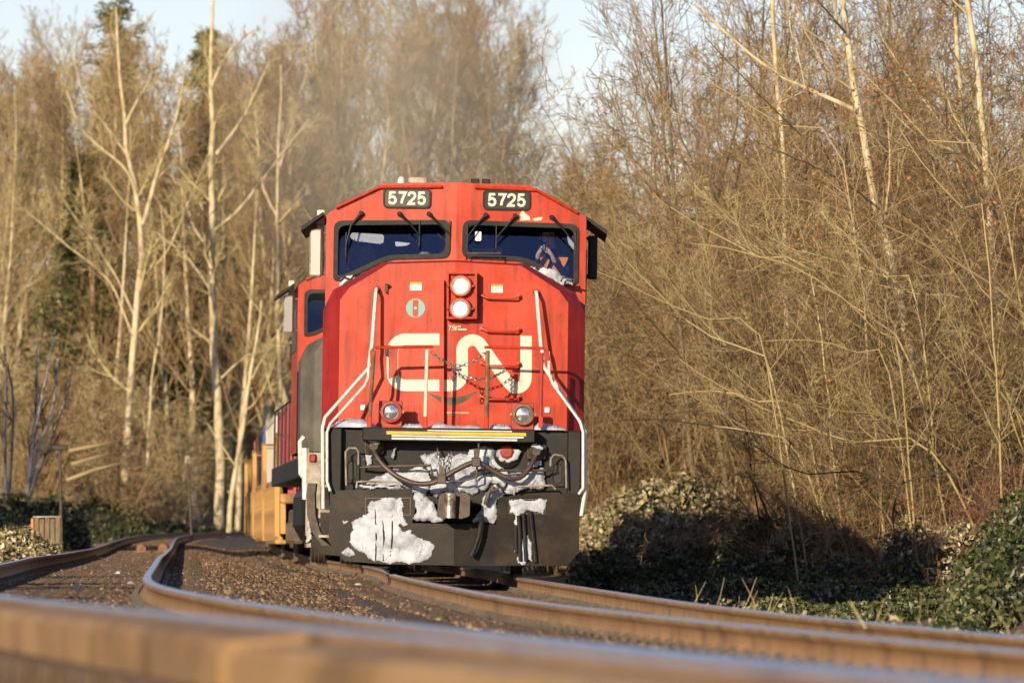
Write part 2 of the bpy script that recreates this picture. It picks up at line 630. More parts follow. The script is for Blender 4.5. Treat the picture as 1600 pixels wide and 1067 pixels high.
def rail_mesh(name, xf, zf, d0, d1, step):
    ds = np.arange(d0, d1 + step, step)
    n = len(RAIL)
    V = np.zeros((len(ds), n, 3))
    sl = slope(xf, ds)
    c = 1 / np.sqrt(1 + sl * sl)
    for k, (u, v) in enumerate(RAIL):
        V[:, k, 0] = xf(ds) + u * c
        V[:, k, 1] = ds - u * c * sl
        V[:, k, 2] = zf(ds) - .168 + v
    f = []
    idx = np.arange(len(ds) * n).reshape(len(ds), n)
    q = np.stack([idx[:-1], np.roll(idx[:-1], -1, 1), np.roll(idx[1:], -1, 1), idx[1:]], -1)
    me = mesh_np(name, V, q.reshape(-1, 4), M['railside'])
    me.materials.append(M['railtop'])
    mi = np.zeros((len(ds) - 1, n), dtype=np.int32)
    mi[:, 8:10] = 1
    mi[:, 7] = 0
    me.polygons.foreach_set('material_index', mi.ravel())
    return me


def make_track(label, XC, HC, EL, tie_to, far):
    t = empty('railway_track', (float(XC(20)), 20, float(-HC(20)) - .17))
    off = Vector(t.location)
    def child(o):
        o.parent = t
        o.location = o.location - off
        return o
    for sgn in (-1, 1):
        xf = lambda d, s=sgn: XC(d) + s * .755 * np.sqrt(1 + slope(XC, d) ** 2)
        zf = lambda d, s=sgn: -HC(d) - s * EL(d) / 2
        r = child(link('rail', rail_mesh('rail', xf, zf, 2, far, 1.0), None))
        # tie plates and spike heads along the foot, too small to pick apart
        b = MB()
        for d in np.arange(12, 130, .55):
            x0, z0 = float(xf(d)), float(zf(d)) - .168
            for e in (-1, 1):
                b.box(x0 - .02 + e * .105, x0 + .02 + e * .105, d - .075, d + .075, z0 - .01, z0 + .022)
                b.box(x0 - .018 + e * .088, x0 + .018 + e * .088, d - .025, d + .025, z0, z0 + .05)
        o = child(b.build('rail_fastening', M['iron']))
        o['kind'] = 'stuff'
    me = MB().box(-1.28, 1.28, -.115, .115, -.17, 0, bev=.012).mesh('tie', M['tie'])
    rr = random.Random(9)
    d = 11.0
    while d < tie_to:
        sl_ = float(slope(XC, d))
        o = link('tie', me, None)
        o.location = Vector((float(XC(d)), d, float(-HC(d)) - .172)) - off
        o.rotation_euler = (0, math.atan(float(EL(d)) / 1.5), -math.atan(sl_) + rr.uniform(-.02, .02))
        o.scale = (1 + rr.uniform(-.03, .03), 1 + rr.uniform(-.08, .08), 1)
        o.parent = t
        d += .55 + rr.uniform(-.04, .04)
    b = MB()
    while d < 235:
        x0, z0 = float(XC(d)), float(-HC(d)) - .172
        b.box(x0 - 1.28, x0 + 1.28, d - .115, d + .115, z0 - .15, z0)
        d += .55
    o = child(b.build('far_ties', M['tie']))
    o['kind'] = 'stuff'
    tag(t, label, 'railway track')
    return t


trackA = make_track('empty curving track whose rusty rails sweep blurred across the foreground', XLC, HLC, ELV, 140, 330)
trackB = make_track('track the red locomotive stands on, polished rails running off to the right', XRC, HRC, ELR, 96, 330)

# a weathered crossing timber lying along the outside of the nearest rail
xf = lambda d: XLC(d) - .755 * np.sqrt(1 + slope(XLC, d) ** 2)
zf = lambda d: -HLC(d) + ELV(d) / 2
M['timber'] = mat('weathered_crossing_timber', [(.13, .072, .03), (.26, .15, .065), (.36, .22, .10)], .85, 1.6, 8, pos=(.3, .7), bump=.4, bscale=14)
M['timber_pale'] = mat('ochre_crossing_timber', [(.17, .095, .04), (.32, .19, .08), (.40, .25, .115)], .85, 1.6, 8, pos=(.3, .7), bump=.4, bscale=14)  # same timber in a lighter ochre tone
prof_ = [(-.09, -.02), (-.105, -.008), (-.30, -.014), (-.325, -.04), (-.33, -.42), (-.09, -.42)]
for da, db, dz, mt, lab in ((17.10, 30, 0, 'timber', 'blurred brown timber along the nearest rail in the bottom left corner'), (10.5, 16.86, -.018, 'timber_pale', 'blurred ochre timber along the nearest rail across the bottom right')):
    rr_ = random.Random(2)
    vs, fs = [], []
    ds = np.linspace(da, db, 40)
    for d in ds:
        x, z, sl_ = float(xf(d)), float(zf(d)), float(slope(xf, d))
        e = .012 if d in (ds[0], ds[-1]) else 0
        for (u, v) in prof_:
            vs.append((x + u + (e if u < -.2 else 0), d - u * sl_, z + v + dz - e + rr_.uniform(-.004, .004)))
    n = len(prof_)
    for i in range(len(ds) - 1):
        for j in range(n):
            fs.append((i * n + j, i * n + (j + 1) % n, (i + 1) * n + (j + 1) % n, (i + 1) * n + j))
    fs += [tuple(range(n)), tuple(range(len(vs) - 1, len(vs) - n - 1, -1))]
    tag(MB().add(vs, fs).build('crossing_timber', M[mt]), lab, 'timber')


# ------------------------------------------------------------------ locomotives
LX, LD, LZ = -.68, 80.0, -.285
ROLL = math.radians(0.8)


def Q(px, py, y=0.0):
    """photo measurement at depth y behind the pilot -> the locomotive's own (x, z)"""
    k = (LD + y) / F
    X, Z = (px - 800) * k - LX, (HOR - py) * k - LZ
    c, s_ = math.cos(ROLL), math.sin(ROLL)
    return (X * c - Z * s_, X * s_ + Z * c)


def QP(pts, y=0.0):
    return [Q(a, b, y) for a, b in pts]


def Q3(px, py, y):
    x, z = Q(px, py, y)
    return (x, y, z)


CX = Q(711, 430, 1.8)[0]                    # centre line of cab and nose
ycab = lambda x, z: 2.50 + .035 * abs(x - CX) + .05 * (z - 3.4)
ynose = lambda x, z: .95 + .035 * abs(x - CX) + .03 * (z - 1.7)
DOOR_X0, DOOR_X1 = Q(607, 540, .95)[0], Q(693.5, 540, .95)[0]
ZPLAT = Q(710, 670, .2)[1]


def ysurf(x, z):
    return ynose(x, z) - (.10 if DOOR_X0 <= x <= DOOR_X1 else 0)


def snow_patch(poly, yf, th, seed, cell=.010, fall=.05):
    """lumpy packed snow covering a polygon [(x,z)] on depth yf"""
    P = np.array(poly)
    r = np.random.default_rng(seed)
    x0, z0 = P.min(0) - cell
    x1, z1 = P.max(0) + cell
    nx, nz = int((x1 - x0) / cell) + 2, int((z1 - z0) / cell) + 2
    gx, gz = np.meshgrid(x0 + np.arange(nx) * cell, z0 + np.arange(nz) * cell, indexing='ij')
    ph = r.random(12) * 6.28
    jx = gx + .012 * np.sin(gz * 23 + gx * 9 + ph[0]) + .005 * np.sin(gz * 61 + gx * 31 + ph[1]) + .003 * r.normal(0, 1, gx.shape)
    jz = gz + .012 * np.sin(gx * 25 - gz * 11 + ph[2]) + .005 * np.sin(gx * 58 - gz * 37 + ph[3]) + .003 * r.normal(0, 1, gx.shape)
    inside = np.zeros(gx.shape, bool)
    dist = np.full(gx.shape, 9.)
    n = len(P)
    for i in range(n):
        a, b = P[i], P[(i + 1) % n]
        cond = ((a[1] > jz) != (b[1] > jz))
        with np.errstate(divide='ignore', invalid='ignore'):
            xi = (b[0] - a[0]) * (jz - a[1]) / (b[1] - a[1] if b[1] != a[1] else 1e-9) + a[0]
        inside ^= cond & (jx < xi)
        ab = b - a
        t = np.clip(((jx - a[0]) * ab[0] + (jz - a[1]) * ab[1]) / max(1e-9, ab @ ab), 0, 1)
        dist = np.minimum(dist, np.hypot(jx - a[0] - t * ab[0], jz - a[1] - t * ab[1]))
    lump = .5 + .5 * (.5 * np.sin(gx * 17 + 2 * np.sin(gz * 13 + ph[4]) + ph[5]) + .3 * np.sin(gz * 29 + 1.7 * np.sin(gx * 23 + ph[6])) + .2 * np.sin(gx * 61 + gz * 47 + ph[7]))
    crack = (np.abs(np.sin(gx * 9 + 1.4 * np.sin(gz * 7 + ph[8]) + ph[9])) < .035) | (np.abs(np.sin(gz * 8 + 1.8 * np.sin(gx * 11 + ph[10]) + ph[11])) < .03)
    h = .6 * th * np.clip(dist / fall, 0, 1) ** .6 * (.55 + .6 * lump) + .003
    h = np.where(crack, h * .35, h)
    Y = np.vectorize(yf)(gx, gz) - h
    Vf = np.stack([gx, Y, gz], -1).reshape(-1, 3)
    idx = np.arange(nx * nz).reshape(nx, nz)
    keep = inside[:-1, :-1] & inside[1:, :-1] & inside[1:, 1:] & inside[:-1, 1:]
    q = np.stack([idx[:-1, :-1], idx[1:, :-1], idx[1:, 1:], idx[:-1, 1:]], -1)[keep]
    # rim back to the surface
    from collections import Counter
    e = np.concatenate([q[:, [0, 1]], q[:, [1, 2]], q[:, [2, 3]], q[:, [3, 0]]])
    key = {}
    for a, b in e.tolist():
        if (b, a) in key:
            del key[(b, a)]
        else:
            key[(a, b)] = 1
    used = sorted({a for ab in key for a in ab})
    back = {a: len(Vf) + i for i, a in enumerate(used)}
    Vb = Vf[used].copy()
    for i, a in enumerate(used):
        Vb[i, 1] = yf(Vf[a, 0], Vf[a, 2]) + .02
    V = np.concatenate([Vf, Vb])
    rim = np.array([[b, a, back[a], back[b]] for a, b in key], dtype=np.int32).reshape(-1, 4)
    qq = np.concatenate([q, rim])
    us, inv = np.unique(qq, return_inverse=True)
    return mesh_np('snow', V[us], inv.reshape(-1, 4), M['snow'], True)


DIG = {'5': [(.93, 1), (.22, 1), (.13, .50), (.32, .60), (.55, .63), (.80, .55), (.95, .36), (.90, .16), (.72, .03), (.45, 0), (.2, .06), (.05, .22)],
       '7': [(.02, 1), (.98, 1), (.72, .66), (.52, .36), (.42, 0)],
       '2': [(.06, .70), (.14, .90), (.36, 1), (.64, 1), (.88, .90), (.95, .72), (.86, .54), (.5, .30), (.18, .12), (.08, 0), (.98, 0)]}

CN = ([(694, 530), (634, 530)] + arc(634, 551, 21, 270, 180, 6)[1:] + [(613, 580)] + arc(633, 582, 20, 180, 90, 6) + [(704, 602)] +
      arc(704, 584, 18, 90, 0, 6) + [(722, 552)] + arc(738, 547, 16, 180, 318, 9) + [(793, 596)] + arc(807, 591, 14.5, 140, 0, 9)[2:] + [(822, 585), (822, 524)])


def wheelset(b, y):
    for sx in (-1, 1):
        vs, k = [], 20
        for (xo, r) in ((.66, .50), (.70, .53), (.72, .50), (.80, .50), (.80, .42), (.80, .1)):
            for j in range(k):
                a = 2 * math.pi * j / k
                vs.append((sx * xo, y + r * math.cos(a), .50 + r * math.sin(a)))
        fs = [(i * k + j, i * k + (j + 1) % k, i * k + k + (j + 1) % k, i * k + k + j) for i in range(5) for j in range(k)]
        b.add(vs, fs + [tuple(range(5 * k, 6 * k)), tuple(range(k))])
    b.tube([(-.66, y, .5), (.66, y, .5)], .09, 8)


def locomotive(label, lead, loc, yaw, roll):
    R = empty('locomotive', loc, (0, roll, yaw))
    tag(R, label, 'locomotive')
    # --- long body behind the cab: platform, hood, tank, trucks
    MB().box(-1.50, 1.50, .42, 21.6, 1.38, ZPLAT - .01, bev=.02).build('platform', M['black'], R)
    hood = MB()
    hood.plate([(-.98, ZPLAT), (.98, ZPLAT), (.98, 4.05), (.80, 4.35), (-.80, 4.35), (-.98, 4.05)], 5.55, 15.3)
    ho = hood.build('hood', M['grey'], R)
    b = MB()
    for i in range(15):
        for sx in (-1, 1):
            y = 6.0 + i
            b.box(sx * .99 - .015, sx * .99 + .015, y, y + .88, ZPLAT + .15, 3.7, bev=.01)
    b.build('hood_door', M['grey'], ho)
    for y in (14.2, 16.0, 17.8):
        k = MB()
        vs, n = [], 20
        for (r, z) in ((.62, 4.34), (.62, 4.50), (.56, 4.50), (.52, 4.42)):
            for j in range(n):
                a = 2 * math.pi * j / n
                vs.append((r * math.cos(a), y + r * math.sin(a), z))
        k.add(vs, [(i * n + j, i * n + (j + 1) % n, i * n + n + (j + 1) % n, i * n + n + j) for i in range(3) for j in range(n)] + [tuple(range(3 * n, 4 * n))])
        k.build('radiator_fan', M['black'], ho)
    MB().box(-.25, .25, 9.2, 10.2, 4.34, 4.58, bev=.03).build('exhaust_stack', M['black'], ho)
    MB().box(-1.35, 1.35, 8.6, 13.6, .38, 1.36, bev=.25).build('fuel_tank', M['black'], R)
    for y0 in (3.9, 18.1):
        t = MB()
        for sx in (-1, 1):
            t.plate([(0, 0), (1, 0), (1, 1), (0, 1)], 0, 0) if False else None
            t.box(sx * 1.12 - .09, sx * 1.12 + .09, y0 - 2.4, y0 + 2.4, .62, .95, bev=.05)
            for dy in (-1.9, 0, 1.9):
                t.box(sx * 1.15 - .12, sx * 1.15 + .12, y0 + dy - .22, y0 + dy + .22, .33, .72, bev=.05)
        t.box(-1.0, 1.0, y0 - .5, y0 + .5, .7, 1.3)
        to = t.build('truck_frame', M['underframe'], R)
        for dy in (-1.9, 0, 1.9):
            wb = MB()
            wheelset(wb, y0 + dy)
            wb.build('wheelset', M['iron'], to, True)
    for ya_, yb_ in ((.75, 7.2), (14.6, 21.0)):
        MB().box(-.62, .62, ya_, yb_, .22, 1.36, bev=.05).build('underside_blocker', M['black'], R)  # solid boxes added to block light underneath, standing for traction motors
    # side walkway rails
    for sx in (-1, 1):
        b = MB()
        b.tube([(sx * 1.47, 5.6, 2.75), (sx * 1.47, 21.0, 2.75)], .018, 6)
        for i in range(8):
            b.tube([(sx * 1.47, 5.6 + i * 2.2, ZPLAT), (sx * 1.47, 5.6 + i * 2.2, 2.75)], .018, 6)
        b.build('handrail', M['white'] if lead else M['black'], R)
    # --- cab
    cabR = M['red']
    outl = QP([(509, 440), (508, 341), (515, 333), (590, 290), (714, 286)], 2.5)
    hw, zsh, zk, xk, ztop = 1.59, Q(508, 338, 2.5)[1], Q(515, 333, 2.5)[1], .95, Q(714, 287, 2.5)[1]
    zsh = (zsh + Q(913, 338, 2.5)[1]) / 2
    prof = [(-hw, ZPLAT), (-hw, zsh), (-hw + .06, zsh + .055), (-xk, ztop - .03), (-xk + .05, ztop), (0, ztop + .02)]
    full = [(x + CX, z) for x, z in prof + [(-x, z) for x, z in prof[-2::-1]]]
    WL = QP([(521, 345), (704, 342), (705, 400), (609, 404), (540, 436), (521, 440)], 2.5)
    WR = QP([(903, 350), (725, 346), (725, 405), (821, 408), (886, 440), (903, 442)], 2.5)
    # make the two windows mirror images
    WL = [((a[0] - b[0]) / 2, (a[1] + b[1]) / 2) for a, b in zip(WL, WR)]
    WR = [(-x + CX, z) for x, z in WL]
    WL = [(x + CX, z) for x, z in WL]
    rad = [.11, .11, .11, .12, .10, .06]
    cab = MB()
    zc0 = 3.0
    for sx in (-1, 1):
        half = [(sx * abs(x) + CX, z) for x, z in prof if z > 2.0]
        half = [(sx * hw + CX, zc0)] + half + [(CX, zc0)]
        win = rounded(WL if sx < 0 else WR, rad, 6)
        cab.plate(half, ycab, .05, [win])
    cf = cab.build('cab_front', cabR, R)
    sh = MB()
    n = len(full)
    vs = [(x, ycab(x, z) + .02, z) for x, z in full] + [(x, 5.5, z) for x, z in full]
    sh.add(vs, [(i, i + n, i + n + 1, i + 1) for i in range(n - 1)])
    sh.build('cab_shell', cabR, R)
    MB().plate([(x * .985, z - .01) for x, z in full], 5.42, .06).build('cab_rear_wall', M['interior'], R)
    MB().box(-1.5, 1.5, 2.75, 5.4, 2.25, 2.32).build('cab_floor', M['interior'], R)
    for sx in (-1, 1):
        win = WL if sx < 0 else WR
        wo = MB().ring(rounded(offset_poly(win, -.006), rad, 6), rounded(offset_poly(win, .05), rad, 6), lambda x, z: ycab(x, z) - .03, .16).build('window_gasket', M['rubber'], cf)
        MB().plate(rounded(offset_poly(win, .03), rad, 6), lambda x, z: ycab(x, z) + .05 + .2 * (z - 3.62), .006).build('windshield', M['glass'], R)
    # side windows, mirrors, awnings
    for sx in (-1, 1):
        b = MB()
        b.box(sx * 1.60 + CX - .008, sx * 1.60 + CX + .008, 3.1, 3.9, 3.35, 4.0)
        b.box(sx * 1.60 + CX - .008, sx * 1.60 + CX + .008, 4.1, 4.9, 3.35, 4.0)
        b.build('side_window', M['board'], R)
    ym = 3.0
    b = MB()
    x0, z0 = Q(483, 432, ym); x1, z1 = Q(503, 358, ym)
    b.box(x0, x1, ym, ym + .10, z0, z1, bev=.02)
    b.tube([(x1 - .02, ym + .05, z0 + .06), (-1.55, ym + .2, z0 + .02)], .015)
    b.tube([(x1 - .02, ym + .05, z1 - .06), (-1.55, ym + .2, z1 - .02)], .015)
    mo = b.build('side_mirror', M['dirty_steel'], R)
    MB().box(x0 + .018, x1 - .018, ym - .012, ym - .004, z0 + .02, z1 - .02).build('mirror_glass', M['mirror'], mo)
    b = MB()
    xa, za = Q(494, 430, 3.3); xb, zb = Q(507, 328, 3.3)
    b.box(xa, xb, 3.3, 3.34, za, zb, bev=.008)
    b.build('wind_deflector', M['cream'], R)
    b = MB()
    x0, z0 = Q(917, 436, ym); x1, z1 = Q(934, 368, ym)
    b.box(x0 + .01, x1, ym, ym + .10, z0, z1, bev=.02)
    b.tube([(x0 + .02, ym + .05, z0 + .06), (1.55, ym + .2, z0 + .02)], .015)
    b.tube([(x0 + .02, ym + .05, z1 - .06), (1.55, ym + .2, z1 - .02)], .015)
    b.build('side_mirror', M['rubber'], R)
    for (pa, pb) in (((505, 331), (470, 354)), ((916, 338), (949, 360))):
        ax, az = Q(*pa, 2.9); bx, bz = Q(*pb, 2.9)
        b = MB()
        v = []
        for y in (2.85, 4.95):
            v += [(ax, y, az), (bx, y, bz), (bx, y, bz - .055), (ax, y, az - .04)]
        b.add(v, [(3, 2, 1, 0), (4, 5, 6, 7), (0, 1, 5, 4), (1, 2, 6, 5), (2, 3, 7, 6), (3, 0, 4, 7)])
        b.tube([(ax, 2.9, az - .16), ((ax + bx) / 2, 2.9, (az + bz) / 2 - .03)], .014)
        b.build('window_awning', M['black'], R)
    # number boards and gutters
    for cx, cy in ((635.5, 309), (791.5, 312)):
        x, z = Q(cx, cy, 2.5)
        yb = lambda x_, z_: ycab(x_, z_) - .02
        bo = MB().plate(rounded([(x - .278, z - .11), (x + .278, z - .11), (x + .278, z + .11), (x - .278, z + .11)], .06, 5), yb, .025).build('number_board', M['board'], R)
        MB().ring(rounded([(x - .292, z - .124), (x + .292, z - .124), (x + .292, z + .124), (x - .292, z + .124)], .065, 5),
                  rounded([(x - .272, z - .104), (x + .272, z - .104), (x + .272, z + .104), (x - .272, z + .104)], .055, 5), lambda x_, z_: ycab(x_, z_) - .032, .035).build('board_frame', M['rubber'], bo)
        if lead:
            for i, ch in enumerate('5725'):
                hw_, hh = .088, .135
                ox = x - .222 + i * .119
                pts = [(ox + a * hw_, z - hh / 2 + c * hh) for a, c in DIG[ch]]
                MB().ribbon(pts, .030, lambda x_, z_: ycab(x_, z_) - .021, .004, 2).build('digit', M['cream'], bo)
    for pts in ([(524, 324), (592, 292), (690, 291)], [(903, 332), (838, 296), (742, 292)]):
        p3 = [(lambda a: (a[0], ycab(*a) - .04, a[1]))(Q(a, c, 2.5)) for a, c in pts]
        MB().tube(p3, .02, 8).build('roof_gutter', M['red'], R, True)
    # roof fittings
    x, z = Q(627, 284, 3.2)
    k = MB(); k.tube([(x, 3.2, z - .03), (x, 3.2, z + .04), (x, 3.2, z + .07)], [.05, .042, .012], 10); k.build('antenna_dome', M['white'], R, True)
    x, z = Q(653, 283, 3.4)
    MB().box(x - .12, x + .12, 3.4, 3.8, z - .03, z + .05, bev=.015).build('roof_vent', M['dirty_steel'], R)
    x, z = Q(751, 283, 3.4)
    MB().box(x - .12, x - .015, 3.4, 3.7, z - .03, z + .03, bev=.01).box(x + .015, x + .12, 3.4, 3.7, z - .03, z + .03, bev=.01).build('roof_horn', M['black'], R)
    # --- nose
    nz = [(1.37, ZPLAT), (1.37, Q(533, 468, .95)[1]), (1.26, Q(545, 449, .95)[1]), (.80, Q(610, 412, .95)[1]), (0, Q(714, 409, .95)[1])]
    nm = M['red'] if lead else M['grey']
    b = MB()
    for sx in (-1, 1):
        b.plate([(CX, ZPLAT)] + [(sx * x + CX, z) for x, z in nz], ynose, .03)
    no = b.build('nose_front', nm, R)
    mid = [(1.575, ZPLAT), (1.575, nz[1][1] - .12), (1.46, nz[2][1] - .02), (.86, nz[3][1] + .03), (0, nz[4][1] + .03)]
    b = MB()
    for sx in (-1, 1):
        f = [(sx * x + CX, ynose(sx * x + CX, z), z) for x, z in nz]
        m_ = [(sx * x + CX, ynose(sx * x + CX, z) + .20, z) for x, z in mid]
        r_ = [(sx * x + CX, 2.72, z) for x, z in mid]
        k = len(f)
        b.add(f + m_ + r_, [(j * k + i, j * k + i + 1, (j + 1) * k + i + 1, (j + 1) * k + i) for j in range(2) for i in range(k - 1)])
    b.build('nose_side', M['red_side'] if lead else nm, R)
    # --- pilot plow, end sheet, steps
    ypl = lambda x, z: .02 + .10 * abs(x) + .06 * (z - .1)
    b = MB()
    for pl in ([(515, 766), (643, 763), (650, 788), (644, 817), (709, 818), (709, 883), (597, 881), (537, 876), (513, 842)],
               [(709, 818), (775, 819), (778, 779), (783, 776), (906, 769), (905, 863), (886, 884), (709, 883)]):
        b.plate(QP(pl), ypl, .035)
    b.build('snow_plow', M['plow'], R)
    for pl in ([(570, 777), (642, 777), (642, 805), (570, 805)], [(795, 779), (853, 779), (853, 803), (795, 803)]):
        MB().ring(QP(pl), offset_poly(QP(pl), .012), lambda x, z: ypl(x, z) - .008, .01).build('step_opening', M['iron'], R)
    MB().plate(QP([(512, 671), (909, 674), (906, 790), (514, 790)], .3), .34, .08).build('end_sheet', M['black'], R)
    for pa in ((512, 534), (886, 908)):
        x0 = Q(pa[0], 720, .2)[0]; x1 = Q(pa[1], 720, .2)[0]
        MB().box(x0, x1, .22, .60, Q(0, 0)[1] * 0 + .95, ZPLAT - .004, bev=.015).build('corner_step_panel', M['black'], R)
    return R, ypl


def lead_details(R, ypl):
    # anticlimber beam with painted edges
    x0, z0 = Q(566, 690, 0); x1, z1 = Q(836, 671, 0)
    zt, zb = ZPLAT + .004, ZPLAT - .155
    bm = MB().box(x0, x1, -.02, .36, zb, zt, bev=.012).build('anticlimber', M['black'], R)
    MB().box(Q(604, 680)[0], Q(822, 680)[0], -.029, -.021, zt - .082, zt - .045).build('yellow_stripe', M['yellow'], bm)
    MB().box(Q(612, 686)[0], Q(818, 686)[0], -.029, -.021, zt - .108, zt - .090).box(Q(612, 686)[0], Q(808, 686)[0], -.029, -.021, zt - .142, zt - .120).build('white_stripe', M['white'], bm)
    MB().box(Q(668, 672)[0], Q(800, 672)[0], -.029, -.021, zt - .036, zt - .024).build('upper_white_stripe', M['white'], bm)
    # nose door with hinges, headlight housing, stickers
    dz = [Q(607, 667, .85), Q(693.5, 667, .85), Q(693.5, 437, .85), Q(632, 438, .85), Q(607, 452, .85)]
    door = MB().plate(dz, lambda x, z: ynose(x, z) - .10, .11).build('nose_door', M['red'], R)
    for py in (449, 547):
        x, z = Q(603, py, .9)
        k = MB()
        for i in range(4):
            k.box(x - .015, x + .02, ynose(x, z) - .125, ynose(x, z) - .02, z - .055 + i * .028, z - .033 + i * .028)
        k.build('hinge', M['iron'], door)
    x, z = Q(649, 481, .85)
    yd = lambda x_, z_: ynose(x_, z_) - .10
    em = MB().plate([(x + .112 * math.cos(a * math.pi / 16), z + .112 * math.sin(a * math.pi / 16)) for a in range(32)], lambda a, c: yd(a, c) - .003, .002).build('emblem', M['teal'], door)
    MB().plate(rounded([(x - .034, z - .10), (x + .034, z - .10), (x + .034, z + .10), (x - .034, z + .10)], .02), lambda a, c: yd(a, c) - .006, .002).build('emblem_bar', M['red'], em)
    MB().plate([(x - .016, z - .006), (x - .006, z - .006), (x - .006, z - .016), (x + .006, z - .016), (x + .006, z - .006), (x + .016, z - .006), (x + .016, z + .006),
                (x + .006, z + .006), (x + .006, z + .016), (x - .006, z + .016), (x - .006, z + .006), (x - .016, z + .006)], lambda a, c: yd(a, c) - .009, .002).build('emblem_cross', M['paper'], em)
    for px, py, f in ((649.5, 447, yd), (776.5, 450, lambda a, c: ynose(a, c))):
        x, z = Q(px, py, .9)
        s_ = MB().plate([(x - .07, z - .05), (x + .07, z - .05), (x + .07, z + .022), (x - .07, z + .022)], lambda a, c: f(a, c) - .004, .002).build('warning_sticker', M['paper'], R)
        MB().plate([(x - .07, z + .0235), (x + .07, z + .0235), (x + .07, z + .05), (x - .07, z + .05)], lambda a, c: f(a, c) - .004, .002).build('sticker_header', M['orange'], s_)
        k = MB()
        for i in range(3):
            k.box(x - .055, x + .05 - .02 * i, f(x, z) - .0065, f(x, z) - .0045, z + .006 - .019 * i, z + .012 - .019 * i)
        k.build('sticker_print', M['iron'], s_)
    hp = QP([(701, 428), (742, 428), (742, 495), (701, 495)], .85)
    ho = MB().ring(offset_poly(hp, -.025), hp, lambda a, c: .83, .14).build('headlight_housing', M['red'], R)
    MB().plate(offset_poly(hp, -.01), .90, .03).build('housing_back', M['red'], ho)
    for px, py in ((720, 446.5), (719, 482)):
        x, z = Q(px, py, .8)
        c = (x, .83, z)
        l = MB().lathe_y(c, [(.137, .07), (.137, .02), (.128, -.01), (.110, -.012), (.102, .01), (.102, .03)], 28).build('headlight', M['red'], R, True)
        MB().lathe_y(c, [(.104, .02), (.10, .0), (.07, -.014), (.02, -.019)], 28).build('headlight_lens', M['lamp'], l, True)
        MB().lathe_y(c, [(.112, -.010), (.112, -.017), (.101, -.017), (.101, -.006)], 28).build('headlight_ring', M['dirty_steel'], l, True)
        for sx in (-1, 1):
            MB().box(x + sx * .15 - .015, x + sx * .15 + .015, .80, .90, z - .015, z + .015, bev=.006).build('lamp_catch', M['red_dark'], l)
    # model lettering
    cu = bpy.data.curves.new('lettering', 'FONT')
    cu.body = '75'
    cu.size = .085
    t = bpy.data.objects.new('model_lettering', cu)
    dg = bpy.context.evaluated_depsgraph_get()
    C.objects.link(t)
    bpy.context.view_layer.update()
    me = bpy.data.meshes.new_from_object(t.evaluated_get(bpy.context.evaluated_depsgraph_get()))
    C.objects.unlink(t)
    x, z = Q(700, 516, .95)
    o = link('model_lettering', me, M['cream'], R)
    o.location = (x, ynose(x, z) - .012, z)
    o.rotation_euler = (math.radians(90), 0, 0)
    k = MB()
    k.ribbon([Q(710.5, 509.5, .95), Q(712, 516, .95), Q(713.5, 509.5, .95)], .010, lambda a, c: ynose(a, c) - .009, .003)
    for (pa, pb, py) in ((715, 720, 510), (715, 729, 514.5)):
        k.ribbon([Q(pa, py, .95), Q(pb, py, .95)], .016, lambda a, c: ynose(a, c) - .004)
    k.build('small_lettering', M['cream'], R)
    # the railway's letters
    cn = [Q(a, c, .9) for a, c in CN]
    MB().ribbon(cn, .139, ysurf, .004, 8).build('logo_letters', M['cream'], R)
    k = MB()
    for i in range(16):
        t0, t1 = i / 16, (i + 1) / 16
        f = lambda t: (671 + 73 * t, 614 + 14 * math.sin(math.pi * min(1, t * 1.02)) ** .8 - 3 * t)
        wd = lambda t: 5.5 * math.sin(math.pi * t) + .4
        (a0, b0), (a1, b1) = f(t0), f(t1)
        q = [Q(a0, b0 - wd(t0), .9), Q(a0, b0 + wd(t0), .9), Q(a1, b1 + wd(t1), .9), Q(a1, b1 - wd(t1), .9)]
        k.add([(x, ysurf(x, z) - .005, z) for x, z in q], [(0, 1, 2, 3)])
    k.build('dark_crescent_mark', M['iron'], R)  # thin dark crescent low on the nose
    k = MB()
    k.ribbon([Q(697, 644.5, .95), Q(732, 645, .95)], .022, lambda a, c: ynose(a, c), .006)
    k.build('name_plate', M['dirty_steel'], R)
    # grab irons up the right of the nose
    for py in (464, 516, 570, 622):
        xa, z = Q(753, py, .9); xb, _ = Q(811, py + 1, .9)
        y = ynose((xa + xb) / 2, z)
        k = MB().tube([(xa, y, z + .02), (xa, y - .08, z + .02), (xa + .06, y - .09, z - .01), (xb - .04, y - .09, z - .01), (xb, y - .08, z + .02), (xb, y, z + .02)], .013, 7)
        for xx in (xa, xb):
            k.lathe_y((xx, y, z + .02), [(.03, 0), (.03, -.02), (.01, -.025)], 10)
        k.build('grab_iron', M['red'], R, True)
    # ditch lights on brackets
    for (bx0, by0, bx1, by1, cx, cy, ringm) in ((592, 626, 628, 667, 611, 643.5, 'red_dark'), (799, 629, 834, 668, 817.5, 647.5, 'rust_post')):
        x0, z1 = Q(bx0, by0, .4); x1, z0 = Q(bx1, by1, .4)
        l = MB().box(x0, x1, .42, .50, ZPLAT, z1, bev=.008).build('ditch_light', M['red_dark'], R)
        x, z = Q(cx, cy, .35)
        c = (x, .40, z)
        MB().lathe_y(c, [(.125, .03), (.132, -.03), (.125, -.06), (.098, -.062), (.092, -.03), (.092, 0)], 28).build('lamp_ring', M[ringm], l, True)
        MB().lathe_y(c, [(.095, .01), (.09, -.035), (.05, -.05), (.015, -.054)], 28).build('lamp_lens', M['lens'], l, True)
        for sx in (-1, 1):
            MB().lathe_y((x + sx * .14, .38, z), [(.016, .03), (.016, -.01), (.008, -.015)], 8).build('bolt', M['dirty_steel'], l)
